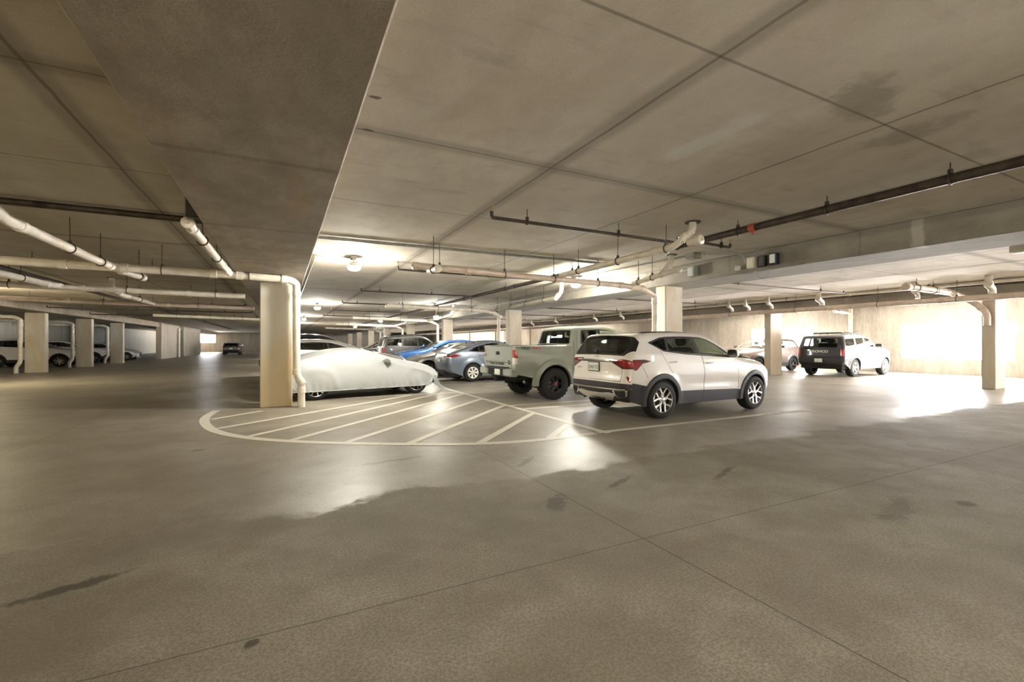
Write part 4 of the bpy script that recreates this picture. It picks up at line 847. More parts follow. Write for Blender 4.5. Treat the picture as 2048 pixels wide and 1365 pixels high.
# ------------------------------------------------------------------ crossover
def crossover(root, paintm, style='s5', rim='alloy', f=1.0, glass='tinted_glass', lamp='head_lamp', clad='cladding_plastic', rails=False, front_dark=True, hero=False):
    A = ((0, .34, .39), (2.66, .34, .39)); s_ = paintm
    sh = Shell(W=1.82, zb=.82, belt=1.13, sill=.25, tumble=21, low=.06, up=.03, tf=(2.5, 3.4, .14), tr=(-.1, -.95, .09), arches=A, flare=.02, step=.07,
      prof=[(-.66, .34, .1, .10, .05), (-.86, .46, .1, .16, .08), (-.93, .66, .1, .18, .08), (-.90, .98, .1, .16, .08), (-.82, 1.13, .08, .14, .07), (-.46, 1.50*f, .06, .12, .045), (-.36, 1.57*f, .08, .10, .035), (.3, 1.63*f, .4, .10, .03), (.95, 1.62*f, .3, .10, .03),
            (1.38, 1.53*f, .2, .12, .05), (2.24, 1.12, .12, .12, .06), (3.0, 1.01, .25, .13, .06), (3.36, .90, .12, .2, .12), (3.50, .70, .1, .24, .14), (3.50, .46, .1, .22, .13), (3.3, .27, .1, .12, .08)])
    D = [('r', rpoly([(.02, 1.13, .05), (.14, 1.50*f, .04), (.88, 1.54*f, .02), (1.0, 1.06, .1), (1.04, .34, .03), (.53, .34, .05), (.38, .76, .1)], .04)), ('f', rpoly([(.90, 1.54*f, .02), (1.26, 1.51*f, .06), (2.02, 1.10, .03), (2.16, .80, .1), (2.14, .34, .03), (1.05, .34, .03), (1.01, 1.06, .1)], .04))]
    rg = side_regs(doors_windows(D, []), s_)
    windows_in(rg, rpoly([(-.42, 1.22, .03), (-.22, 1.43*f, .06), (.10, 1.50*f, .05), (.86, 1.525*f, .1), (1.25, 1.49*f, .08), (1.90, 1.14, .03), (1.90, 1.105, .02), (.95, 1.145, .1)], .03),
               [(rpoly([(-.35, 1.235), (-.19, 1.40*f), (.06, 1.46*f), (.10, 1.195)], .02), glass), (rpoly([(.15, 1.19), (.13, 1.465*f), (.86, 1.495*f), (.93, 1.165)], .025), glass), (rpoly([(.98, 1.165), (.92, 1.495*f), (1.23, 1.465*f, .06), (1.80, 1.14)], .025), 'clear_glass')])
    def ring(xa, r1, n=18): return [(xa+r1*math.cos(R(-15+210*i/n)), .34+r1*math.sin(R(-15+210*i/n))) for i in range(n+1)]
    for k, pl in (('rear', [(-1.2, .1), (-1.2, .56), (-.4, .54), (0, .5), (0, .1)]), ('sill', [(0, .1), (0, .46), (.40, .44), (2.2, .42), (2.66, .45), (2.66, .1)]), ('front', [(2.66, .1), (2.66, .45), (3.1, .48), (3.8, .50), (3.8, .1)])):
        for sd in 'lr': rg.append(dict(n='side_cladding', m=clad, sides=sd, key=k+sd, p=pl))
    for xa, k in ((0, 'ra'), (2.66, 'fa')):
        for sd in 'lr': rg.append(dict(n='wheel_arch_trim', m=clad, sides=sd, key=k+sd, p=ring(xa, .46)))
    lr(rg, 'tail_lamp', 'red_lens', rpoly([(-1.2, 1.10), (-.70, 1.10), (-.45, 1.06), (-.70, .96), (-1.2, .94)], .02)); lr(rg, 'head_lamp', 'clear_lens', rpoly([(2.85, .98), (3.1, .95), (3.8, .86), (3.8, .76), (3.15, .84)], .02))
    st = [dict(n='bumper', m=clad, key='rear', p=[(0, -1.2), (1.55, -1.2), (1.55, 1.2), (0, 1.2)]), dict(n='bumper', m=clad, key='front', p=[(13.75, -1.2), (13.75, 1.2), (16, 1.2), (16, -1.2)])]
    both(st, 'tail_lamp', 'red_lens', [(3.0, .52), (2.9, 1.2), (3.8, 1.2), (3.6, .48)]); glass_band(st, 'rear_window', glass, 4.08, 4.92, .66, .58); glass_band(st, 'windshield', 'clear_glass', 9.08, 9.95, .58, .72)
    panel(st, 'hood', s_, [(10.08, -.74), (10.08, .74), (11.9, .64), (11.9, -.64)], .1)
    st.append(dict(n='grille', m='black_trim', key='', p=rpoly([(12.3, -.44), (12.3, .44), (13.0, .52), (13.7, .46), (13.7, -.46), (13.0, -.52)], .05))); both(st, 'head_lamp', 'clear_lens', [(12.15, .50), (12.05, 1.2), (12.55, 1.2), (12.5, .54)]); both(st, 'fog_lamp', 'headlamp_dark', [(13.2, .62), (13.2, .78), (13.6, .76), (13.6, .62)], .02)
    ob = sh.mesh(s_, rg, st, root, .07)
    p, _ = sh.spt(2.4, 0, .012); plate(root, p); p, _ = sh.spt(13.9, 0, .012); plate(root, p, face='+x')
    if rails:
        for sg in (1, -1): m = MB(); m.tube([(-.25, sg*.56, 1.57*f), (-.15, sg*.57, 1.625*f), (.4, sg*.58, 1.66*f), (1.0, sg*.57, 1.64*f), (1.15, sg*.56, 1.59*f)], .016, 'black_trim', 8); m.build('roof_rail', root)
    finish(root, sh, ob, s_, (style, .34, .22, .225, rim, .895), 1.10, (1.84, 1.13, s_), (('r', .30, 1.02, s_), ('f', 1.22, 1.0, s_)), (-.55, 2.1, .42, 1.25, 1.08, .48), (-.7, 3.2, .24, .48, .86))
    return sh

# ------------------------------------------------------------------ upright sport utility
def boxy_suv(root, paintm, f=1.0, L=1.0, style='s6', rim='alloy', word=None, rear_paint=None, rack=False, pale=None, glass='tinted_glass'):
    A = ((0, .365, .42), (2.75*L, .365, .42)); s_ = paintm; rp_ = rear_paint or paintm
    sh = Shell(W=1.88, zb=.92, belt=1.20, sill=.32, tumble=14, low=.05, up=.02, tf=(2.6*L, 3.6*L, .10), tr=(-.4, -1.1, .05), arches=A, flare=.03, step=.08,
      prof=[(-.82*L, .42, .08, .10, .04), (-1.0*L, .52, .08, .15, .06), (-1.04*L, .72, .08, .15, .06), (-1.00*L, .84, .05, .13, .05), (-.98*L, 1.17, .06, .12, .05), (-.80*L, 1.66*f, .05, .12, .04), (-.70*L, 1.76*f, .08, .10, .03), (.3, 1.81*f, .4, .09, .03), (1.1*L, 1.80*f, .3, .09, .03),
            (1.45*L, 1.70*f, .15, .12, .05), (2.05*L, 1.25, .1, .12, .05), (3.1*L, 1.17, .2, .12, .04), (3.45*L, 1.06, .12, .16, .08), (3.56*L, .85, .1, .2, .10), (3.56*L, .56, .1, .18, .10), (3.4*L, .40, .08, .1, .06)])
    D = [('r', rpoly([(.05, 1.18, .05), (.10, 1.67*f, .04), (.86*L, 1.70*f, .02), (.92*L, .42, .03), (.56, .42, .05), (.40, .85, .1)], .04)), ('f', rpoly([(.875*L, 1.70*f, .02), (1.36*L, 1.66*f, .06), (1.95*L, 1.22, .03), (2.1*L, .9, .1), (2.1*L, .42, .03), (.935*L, .42, .03)], .04))]
    rg = side_regs(doors_windows(D, []), s_)
    if pale:  # glare painted into a dark body side: pale doors and fender, orange band
        pf = rpoly([(.40, .0), (.40, .9, .1), (.75, 1.19, .05), (4.5, 1.19), (4.5, 0)], .02)
        for r in rg:
            if r['n'] == 'door': r['m'] = pale
        rg.insert(0, dict(n='front_fender', m=pale, sides='l', key='l', p=pf)); rg.insert(0, dict(n='front_fender', m=pale, sides='r', key='r', p=pf))
        rg.append(dict(n='side_stripe', m='decal_orange', sides='lr', key='', p=rpoly([(.30, .985), (.55, 1.06), (2.9, 1.02), (2.9, .96), (.6, .985), (.38, .90)], .02)))
    windows_in(rg, rpoly([(-.78, 1.26, .04), (-.70, 1.62*f, .05), (.10, 1.66*f, .05), (.86*L, 1.68*f, .1), (1.34*L, 1.64*f, .08), (1.86*L, 1.26, .03), (1.86*L, 1.22, .02)], .03),
               [(rpoly([(-.70, 1.28), (-.64, 1.58*f), (.02, 1.62*f), (.0, 1.26)], .03), glass), (rpoly([(.12, 1.26), (.14, 1.62*f), (.83*L, 1.645*f), (.85*L, 1.25)], .03), glass), (rpoly([(.92*L, 1.25), (.90*L, 1.645*f), (1.31*L, 1.61*f, .06), (1.78*L, 1.25)], .03), 'clear_glass')])
    lr(rg, 'tail_lamp', 'red_lens', rpoly([(-1.3, 1.13), (-.90*L, 1.12), (-.86*L, .86), (-1.3, .84)], .02)); lr(rg, 'head_lamp', 'clear_lens', rpoly([(3.2*L, 1.10), (4, 1.06), (4, .88), (3.3*L, .9)], .02))
    st = [dict(n='bumper', m='cladding_plastic', key='rear', p=[(0, -1.2), (2.3, -1.2), (2.3, 1.2), (0, 1.2)]), dict(n='bumper', m='cladding_plastic', key='front', p=[(13.6, -1.2), (13.6, 1.2), (16, 1.2), (16, -1.2)])]
    panel(st, 'tailgate', rp_, [(2.9, -.74), (2.9, .74), (5.0, .74), (5.0, -.74)], .04)
    both(st, 'tail_lamp', 'red_lens', [(3.1, .76), (3.1, 1.2), (3.92, 1.2), (3.92, .76)]); glass_band(st, 'rear_window', glass, 4.10, 4.90, .66, .62); glass_band(st, 'windshield', 'clear_glass', 9.06, 9.95, .60, .72)
    panel(st, 'hood', s_, [(10.08, -.76), (10.08, .76), (11.9, .68), (11.9, -.68)], .08); st.append(dict(n='grille', m='black_trim', key='', p=rpoly([(12.2, -.55), (12.2, .55), (13.2, .55), (13.2, -.55)], .05))); both(st, 'head_lamp', 'clear_lens', [(12.1, .58), (12.1, 1.2), (12.9, 1.2), (12.9, .58)])
    ob = sh.mesh(s_, rg, st, root, .075)
    p, _ = sh.spt(1.75, 0, .02); plate(root, p)
    if word: text_obj('tailgate_lettering', word, .135, 'plate_white', root, sh.spt(3.6, 0, .008)[0], '-x', .006, 1.2, True)
    if rack:
        for x in (-.35, .35, .9): m = MB(); m.tube([(x, -.62, 1.80*f), (x, -.55, 1.86*f), (x, .55, 1.86*f), (x, .62, 1.80*f)], .018, 'black_trim', 8); m.build('roof_bar', root)
    for sg in (1, -1): m = MB(); m.tube([(-.5, sg*.60, 1.75*f), (-.35, sg*.61, 1.82*f), (.9*L, sg*.60, 1.845*f), (1.1*L, sg*.59, 1.79*f)], .017, 'black_trim', 8); m.build('roof_rail', root)
    finish(root, sh, ob, s_, (style, .365, .24, .225, rim, .92), 1.18, (1.78*L, 1.22, s_, 1.1), (('r', .30, 1.07, s_), ('f', 1.12*L, 1.06, s_)), (-.75, 1.95*L, .40, 1.15*L, 1.16, .58), (-.85*L, 3.3*L, .32, .56, .86))
    return sh

# ------------------------------------------------------------------ car under a fitted cover
def covered_car(root):
    rs = np.random.RandomState(3); K = [(rs.uniform(2, 9), rs.uniform(2, 12), rs.uniform(0, 6.28), rs.uniform(.0012, .0030)) for _ in range(9)]
    def wob(x, z):
        w = sum(a*np.sin(kx*x+kz*z+ph) for kx, kz, ph, a in K)
        w = w+.010*np.exp(-((z-.26)/.14)**2)*1.3*np.sin(26*x+5*np.sin(3*x)+9*z)*(.3+.7*smooth01(2.1, 2.9, x)+.5*smooth01(.1, -.6, x))      # gathered hem
        for q, (cx, ang) in enumerate(((2.95, 1.0), (3.05, .8), (2.85, 1.2), (3.2, .65), (-.35, 2.2), (-.5, 2.4))):                     # pulled folds fanning up from the wheels
            u = (x-cx)*math.sin(ang)-(z-.30)*math.cos(ang); w = w+.016*np.exp(-(u/.035)**2)*np.exp(-((z-.36)/.22)**2)*(1 if q % 2 else -.8)
        w = w+.030*np.exp(-((np.hypot(x-2.62, z-.36)-.40)/.09)**2)*(z > .3)+.022*np.exp(-((np.hypot(x-0, z-.36)-.42)/.10)**2)*(z > .3)
        return w
    sh = Shell(W=1.86, zb=.62, belt=.98, sill=.22, tumble=33, low=.07, up=.05, tf=(2.4, 3.4, .20), tr=(.0, -1.0, .16), arches=(), flare=0, step=.05, wob=wob,
      prof=[(-.74, .19, .1, .14, .06), (-.90, .42, .15, .2, .10), (-.94, .72, .15, .2, .10), (-.78, .93, .2, .18, .07), (-.30, 1.03, .4, .16, .06), (.45, 1.22, .5, .18, .05), (1.0, 1.275, .4, .18, .05), (1.40, 1.21, .4, .18, .06), (2.15, .965, .4, .18, .07), (2.85, .85, .4, .2, .09), (3.27, .74, .25, .24, .14), (3.45, .56, .18, .24, .14), (3.44, .36, .12, .22, .14), (3.28, .21, .1, .2, .12)])
    rg = [dict(n='mirror_pocket', m='pocket_cloth', sides='r', key='r', p=rpoly([(1.60, .94), (1.85, .965), (1.83, .84), (1.74, .70), (1.68, .80)], .05)), dict(n='mirror_pocket', m='pocket_cloth', sides='l', key='l', p=rpoly([(1.60, .94), (1.85, .965), (1.83, .84), (1.74, .70), (1.68, .80)], .05))]
    ob = sh.mesh('cover_cloth', rg, [], root, .03, body='cover')
    m = MB()
    for sg in (-1, 1):
        P = [sh.pt(x, .22, sg)[0] for x in np.linspace(-.52, 3.0, 90)]; m = MB(); m.tube(P, .011, 'cover_cloth', 6); m.build('hem', ob['cover', ''])
        m = MB(); p, n = sh.pt(1.72, .90, sg, .02); m.lathe([(.0, .10), (.04, .095), (.075, .06), (.095, 0)], 'pocket_cloth', 18, Matrix.Translation(p) @ Matrix.Rotation(-sg*R(90), 4, 'X') @ Matrix.Scale(.7, 4, (0, 1, 0))); m.build('mirror_bulge', ob['cover', ''])
    m = MB(); vs = []; n = 18                                                           # loose tie strap trailing from the nose
    for i in range(n+1):
        t = i/n; x = 3.33+.42*t; y = -.30-.22*t*t; z = .42*(1-t)**1.6+.012; a = .085+.015*math.sin(9*t)
        for th in (0, .006): vs += [(x-a, y+.35*a, z+th), (x+a, y-.35*a, z+th)]
    fs = []
    for i in range(n): a = i*4; fs += [(a+2, a+3, a+7, a+6), (a, a+4, a+5, a+1), (a, a+2, a+6, a+4), (a+1, a+5, a+7, a+3)]
    m.add(vs, fs+[(0, 1, 3, 2), (n*4, n*4+2, n*4+3, n*4+1)], 'cover_cloth'); m.build('tie_strap', root)
    for xa in (0, 2.62):
        for sg in (1, -1): wheel(root, xa, .80, .325, .22, .235, 'multi10', sg)
    m = MB(); m.box((-.7, -.66, .18), (3.1, .66, .34), 'underbody_black', .04); m.box((.36, -.86, .20), (2.25, .86, .33), 'underbody_black', .03); m.build('underbody', root)
    return sh
# ------------------------------------------------------------------ parked cars
CARS = 'cars parked in the garage'
def park(name, label, cat, loc, deg): return empty(name, loc, R(deg), label, cat, CARS)
white_suv(park('crossover', 'white crossover with black cladding, red tail lamps and numbered plate, nearest the camera', 'car', (6.13, 7.0, 0), 1.2))
pickup(park('pickup_truck', 'sage green pickup truck with black off-road wheels and red tail lamps', 'truck', (5.9, 10.3, 0), .5))
sedan(park('sedan', 'slate blue sedan with white seven-spoke hubcaps left of the pickup', 'car', (6.1, 16.05, 0), 0), 'slate_paint', H=1.50)
covered_car(park('covered_car', 'low car under a pale grey fitted cover beside the rust-stained column', 'car', (.57, 12.60, 0), 11))
sedan(park('sedan', 'silver sedan nosed towards the covered car, between slate sedan and blue car', 'car', (8.05, 19.05, 0), 180), 'silver_paint', 's7', 'alloy')
crossover(park('hatchback', 'bright blue car with nose out, beside the silver sedan', 'car', (8.25, 21.8, 0), 180), 'blue_paint', 's5', 'dark_alloy', .96)
boxy_suv(park('off_road_vehicle', 'metallic grey upright off-roader parked beyond the blue car', 'car', (5.5, 24.5, 0), 0), 'grey_paint')
crossover(park('crossover', 'dark charcoal crossover parked beyond the grey off-roader', 'car', (8.2, 33.2, 0), 180), 'charcoal_paint', 's5', 'alloy', 1.02)
crossover(park('crossover', 'black crossover farthest down the right-hand row', 'car', (8.0, 36.2, 0), 180), 'black_paint', 's5', 'alloy', 1.02)
crossover(park('hatchback', 'pale silver hatchback showing its roof and windows over the covered car', 'car', (.32, 15.6, 0), 0), 'pale_silver_paint', 's5', 'alloy', .93, 'green_glass')
crossover(park('crossover', 'black-roofed dark crossover behind the pale silver hatchback', 'car', (.25, 18.5, 0), 0), 'charcoal_paint', 's5', 'alloy', 1.06)
crossover(park('crossover', 'grey crossover third behind the covered car', 'car', (.2, 21.2, 0), 0), 'grey_paint', 's5', 'alloy', 1.05)
boxy_suv(park('off_road_vehicle', 'dark off-roader with glare painted pale along its side, lettered across its tailgate, by the outer wall', 'car', (21.0, 11.25, 0), 2), 'navy_paint', .98, .93, 's5', 'alloy', 'BRONCO', None, True, 'pale_silver_paint')
crossover(park('crossover', 'bronze crossover facing the aisle behind the outer column', 'car', (23.2, 15.1, 0), 180), 'bronze_paint', 's5', 'dark_alloy', 1.02, 'clear_glass')
crossover(park('crossover', 'pale crossover far down the outer wall row', 'car', (23.2, 48.3, 0), 180), 'pale_silver_paint', 's5', 'alloy', 1.08)
crossover(park('crossover', 'white crossover behind the leftmost far column', 'car', (-14.4, 36.9, 0), 0), 'white_paint', 's7', 'alloy', 1.02)
crossover(park('crossover', 'white car between the shaded and pale far columns', 'car', (-14.6, 43.0, 0), 0), 'white_paint', 's5', 'alloy', .97)
sedan(park('sedan', 'silver car with its nose past the third far column', 'car', (-13.9, 47.6, 0), 0), 'pale_silver_paint', 's7', 'alloy')
crossover(park('crossover', 'grey car standing alone at the far end of the left aisle', 'car', (-5.5, 65, 0), 90), 'grey_paint', 's5', 'alloy', .92)
# ------------------------------------------------------------------ ceiling lamps
def lamp(x, y, label, watt=1.0, drop=.16, tint=(1, .955, .84)):
    t = empty('ceiling_lamp', (x, y, CEIL), 0, label, 'lamp', 'round ceiling lamps'); z = -drop
    MB().lathe([(0, 0), (.06, 0), (.06, -.03), (.02, -.04), (.018, z)], 'lamp_metal', 16).build('stem', t)
    MB().lathe([(0, z+.03), (.08, z+.03), (.13, z-.01), (.15, z-.04), (.145, z-.055), (0, z-.055)], 'lamp_metal', 28).build('housing', t)
    MB().lathe([(.13, z-.05), (.135, z-.08), (.12, z-.12), (.07, z-.145), (0, z-.15)], 'lamp_lens', 28).build('lens', t, 60)
    MB().box((-.06, .07, -.06), (.06, .17, 0), 'galvanised', .008).build('junction_box', t)
    d = bpy.data.lights.new('lamp_light', 'POINT'); d.energy = LAMP_W*watt; d.shadow_soft_size = .10; d.color = tint
    o = bpy.data.objects.new('lamp_light', d); COL.objects.link(o); o.parent = t; o.location = (0, 0, z-.30)
lamp(1.37, 10.2, 'bright round lamp in front of the rust-stained column, above the covered car', .6); lamp(7.25, 10.45, 'bright round lamp beside the beam above the pickup', 1.1)
lamp(1.44, 22.6, 'second lamp down the left line beyond the covered car', .75); lamp(1.3, 33.4, 'third lamp down the left line', .7); lamp(1.3, 45, 'fourth and last lamp down the left line')
lamp(6.3, 20.3, 'lamp above the blue car', .45); lamp(7.4, 23.7, 'lamp by the beam behind the blue car', .45, .35); lamp(6.3, 33.4, 'lamp above the charcoal crossover', .6); lamp(6.3, 46, 'farthest lamp of the right line')
lamp(-9.0, 20.0, 'lamp over the left aisle, outside the view', 1.5, .16, (1, .86, .56)); lamp(6.6, -3.8, 'unseen fill lamp added behind the viewer near the middle beam', .3, .6); lamp(.9, -4.2, 'unseen fill lamp added straight behind the viewer', 1.7, .6); lamp(14.0, -2.5, 'unseen fill lamp added over the right aisle behind the viewer', .9); lamp(-5.5, -4.5, 'unseen fill lamp added over the left bay behind the viewer', 1.5, .5, (1, .80, .42)); lamp(-9.5, 7.5, 'unseen fill lamp added over the left bay beside the viewer', 1.0, .16, (1, .86, .56))  # lamps round the viewer are unseen, added to fill the near bays
# ------------------------------------------------------------------ pipes
def pipe(path, r, mat, label, cat, group=None, bend=.12, hang=(), couple=(), caps=(0, 0), name='drain_pipe', ring=None, head=None, flange=None):
    pts = fillet(path, bend) if len(path) > 2 else [Vector(p) for p in path]
    m = MB(); m.tube(pts, r, mat, 14); o = tag(m.build(name, None, 50), label, cat, group)
    P = [Vector(p) for p in path]
    def along(k): i = min(int(k), len(P)-2); return P[i].lerp(P[i+1], k-i), (P[i+1]-P[i]).normalized()
    for k in hang:
        p, d = along(k); h = MB(); a = d.cross(Vector((0, 0, 1))).normalized()
        h.tube([p+(a*math.cos(t)+Vector((0, 0, 1))*math.sin(t))*(r+.008) for t in [2*math.pi*i/16 for i in range(16)]], .009, 'hanger_steel', 6, closed=True)
        h.tube([p+Vector((0, 0, r+.005)), Vector((p.x, p.y, CEIL))], .006, 'hanger_steel', 6); h.box((p.x-.02, p.y-.02, p.z+r), (p.x+.02, p.y+.02, p.z+r+.05), 'hanger_steel', .006); h.build('hanger', o)
    for k in couple:
        p, d = along(k); c = MB(); c.tube([p-d*.06, p-d*.055, p+d*.055, p+d*.06], [r+.002, r+.012, r+.012, r+.002], mat, 14); c.build('coupling', o)
    for e in (0, 1):
        if caps[e]:
            p = P[0] if e == 0 else P[-1]; d = (P[0]-P[1] if e == 0 else P[-1]-P[-2]).normalized(); c = MB(); c.tube([p-d*.08, p-d*.075, p+d*.02, p+d*.035], [r+.002, r+.013, r+.013, r*.7], mat, 14); c.box(tuple(p+d*.035-Vector((.02,)*3)), tuple(p+d*.035+Vector((.02,)*3)), mat, .004); c.build('end_cap', o)
    if flange is not None:
        p = P[flange]; c = MB(); M = Matrix.Translation((p.x, p.y, CEIL)); c.lathe([(r, -.012), (r+.06, -.012), (r+.065, 0)], 'hanger_steel', 20, M); c.build('ceiling_flange', o)
    if head is not None:
        p = P[head]; c = MB(); c.tube([p, p+Vector((0, 0, .06))], .012, 'brass', 8); c.lathe([(0, .09), (.03, .088), (.032, .084), (0, .082)], 'brass', 12, Matrix.Translation(p)); c.tube([p+Vector((.016, 0, .05)), p+Vector((.02, 0, .085))], .003, 'brass', 5); c.tube([p+Vector((-.016, 0, .05)), p+Vector((-.02, 0, .085))], .003, 'brass', 5); c.build('sprinkler_head', o)
    return o
G1, G2 = 'white plastic drain pipes under the ceiling', 'dark steel sprinkler pipes under the ceiling'
pipe([(-16, 10.62, 2.86), (-2.75, 10.62, 2.745), (-.93, 10.62, 2.735), (.15, 10.74, 2.72), (.275, 10.78, 2.64), (.275, 10.78, 2.54)], .075, 'pvc', 'white drainpipe across the left bay to the rust-stained column', 'pipe', G1, .13, (.3, .55, .8, 1.4, 2.3), (.95, 1.1, 1.85, 2.15, 2.9), (0, 0))
pipe([(.275, 10.78, 2.54), (.275, 10.78, .72), (.37, 10.76, .52), (.37, 10.76, 0)], .075, 'pvc', 'upright white drainpipe with a low jog beside the rust-stained column', 'pipe', G1, .13, (), (.06, .98, 1.9, 2.3))
pipe([(-3.0, 7.0, CEIL), (-2.98, 7.05, 3.0), (-2.86, 7.35, 2.80), (-2.73, 10.50, 2.74)], .064, 'pvc', 'white drainpipe slanting from the ceiling across the left bay', 'pipe', G1, .12, (2.5, 2.85), (1.7, 2.1, 2.97), flange=0)
pipe([(-2.72, 10.75, 2.735), (-2.50, 11.5, 2.69)], .064, 'pvc', 'white capped pipe end beyond the first cross pipe', 'pipe', G1, .12, (.85,), (.2,), (0, 1))
pipe([(-1.02, 6.7, 2.83), (-.95, 9.9, 2.765), (-.93, 10.50, 2.75)], .060, 'pvc', 'white drainpipe along the edge of the broad beam', 'pipe', G1, .1, (.3, .7), (.1, .9, 1.5), (1, 0))
pipe([(-9.8, 15.1, 2.82), (-.95, 15.1, 2.72)], .075, 'pvc', 'white drainpipe crossing the left bay behind the first one', 'pipe', G1, .1, (.2, .45, .7, .92), (.35, .6, .85))
pipe([(-5.4, 11.9, CEIL), (-5.4, 11.95, 2.92), (-5.25, 12.4, 2.83), (-5.0, 14.6, 2.78), (-4.85, 14.98, 2.775)], .07, 'pvc', 'short white drain branch joining the second left cross pipe', 'pipe', G1, .1, (2.6,), (1.6, 2.2, 3.1), flange=0)
pipe([(-9.8, 19.9, 2.82), (-.95, 19.9, 2.70)], .075, 'pink_pvc', 'pinkish drainpipe crossing the left bay, third from the camera', 'pipe', G1, .1, (.2, .5, .8), (.4, .7))
pipe([(-4.3, 16.6, CEIL), (-4.3, 16.65, 2.9), (-4.2, 17.2, 2.80), (-4.0, 19.77, 2.76)], .07, 'pvc', 'short white drain branch joining the pinkish cross pipe', 'pipe', G1, .1, (2.5,), (1.6, 2.2), flange=0)
pipe([(-5.8, 28.6, 2.80), (-.95, 28.6, 2.70)], .075, 'pvc', 'white drainpipe crossing the left bay farthest away', 'pipe', G1, .1, (.2, .5, .8), (.4, .7))
for i, y in enumerate((29.0, 34.85, 40.75)):
    pipe([(-15.5, y-.12, 2.66), (-10.95, y-.12, 2.59), (-10.76, y-.10, 2.47), (-10.76, y-.10, 2.36)], .085, 'pvc', ['white drainpipe bending towards the leftmost far column', 'white drainpipe bending towards the shaded far column', 'white drainpipe bending towards the far column by the silver car'][i], 'pipe', G1, .25, (.3, .7), (.9,))
    pipe([(-10.76, y-.10, 2.36), (-10.76, y-.10, .5), (-10.9, y-.10, .3), (-10.9, y-.10, 0)], .085, 'pvc', ['upright white drainpipe on the leftmost far column', 'upright white drainpipe on the shaded far column', 'upright white drainpipe on the far column by the silver car'][i], 'pipe', G1, .15, (), (.08, .5))
pipe([(-9.3, 56.2, 2.9), (-9.3, 56.2, .3), (-9.3, 56.2, 0)], .10, 'pvc', 'white drainpipe down the long far wall pier', 'pipe', G1, .1, (), (.5,))
pipe([(2.12, 8.12, 2.765), (6.9, 8.12, 2.69), (7.55, 8.14, 2.66), (7.98, 8.2, 2.50)], .060, 'pink_pvc', 'pinkish main drainpipe above the pickup', 'pipe', G1, .2, (.10, .38, .62, .86), (.22, .64, .995, 1.5, 1.95), (1, 0))
pipe([(7.98, 8.2, 2.50), (7.98, 8.2, 1.4), (7.98, 8.2, 0)], .066, 'pvc', 'upright white drainpipe on the column behind the white crossover', 'pipe', G1, .2, (), (.12, .8))
pipe([(5.62, 4.98, CEIL), (5.60, 4.96, 3.10), (5.40, 5.15, 2.86), (5.20, 8.03, 2.78)], .056, 'pvc', 'white drainpipe with ceiling inlet, crossing above the pickup, nearer one', 'pipe', G1, .1, (2.05, 2.42, 2.8), (1.45, 2.12), flange=0)
pipe([(5.41, 4.66, 2.87), (5.40, 4.86, 2.872)], .058, 'pvc', 'white cleanout stub on the nearer ceiling drain', 'pipe', G1, caps=(1, 0))
pipe([(7.30, 7.02, CEIL), (7.28, 7.0, 3.08), (7.04, 7.05, 2.80), (7.16, 8.03, 2.73)], .052, 'pvc', 'white drainpipe with ceiling inlet beside the beam boxes', 'pipe', G1, .1, (2.3, 2.8), (1.45, 1.95), flange=0)
pipe([(6.97, 6.50, 2.82), (7.03, 6.98, 2.80)], .054, 'pvc', 'white cleanout stub beside the beam boxes', 'pipe', G1, caps=(1, 0))
pipe([(2.30, 7.25, 2.60), (2.38, 8.05, 2.68)], .05, 'pvc', 'short white pipe stub hanging below the pinkish main', 'pipe', G1, caps=(1, 0), hang=(.5,))
pipe([(3.4, 16.9, 2.76), (7.3, 16.9, 2.70), (7.75, 16.95, 2.62), (8.05, 16.98, 2.45)], .075, 'pvc', 'white drainpipe over the slate sedan', 'pipe', G1, .2, (.15, .5, .85), (.4, .95, 2.9), (1, 0))
pipe([(8.12, 17.3, 2.45), (8.12, 17.3, 0)], .075, 'pvc', 'upright white drainpipe on the column behind the slate sedan', 'pipe', G1, .2, (), (.2,))
pipe([(7.35, 11.3, CEIL), (7.35, 11.32, 2.9), (7.4, 11.7, 2.75), (7.6, 16.8, 2.70)], .06, 'pvc', 'white banded drainpipe along the beam beyond the pickup', 'pipe', G1, .1, (2.15, 2.4, 2.65, 2.9), (1.6, 1.95), flange=0)
for i, y in enumerate((25.65, 34.4, 43.15)):
    pipe([(3.4, y, 2.76), (7.6, y, 2.68), (8.05, y+.05, 2.5)], .075, 'pvc', ['white drainpipe bending towards the column behind the blue car', 'white drainpipe bending towards the fourth column of the row', 'white drainpipe bending towards the fifth column of the row'][i], 'pipe', G1, .2, (.2, .6), (.4, .9))
    pipe([(8.2, y+.3, 2.5), (8.2, y+.3, 0)], .075, 'pvc', ['upright white drainpipe on the column behind the blue car', 'upright white drainpipe on the fourth column of the row', 'upright white drainpipe on the fifth column of the row'][i], 'pipe', G1, .2, (), (.2,))
    pipe([(7.3, y-5, CEIL), (7.3, y-4.95, 2.9), (7.35, y-4.5, 2.76), (7.5, y-.12, 2.70)], .07, 'pvc', ['white drain branch above the blue car', 'white drain branch above the charcoal crossover', 'white drain branch far along the beam'][i], 'pipe', G1, .1, (2.3, 2.7), (1.6,), flange=0)
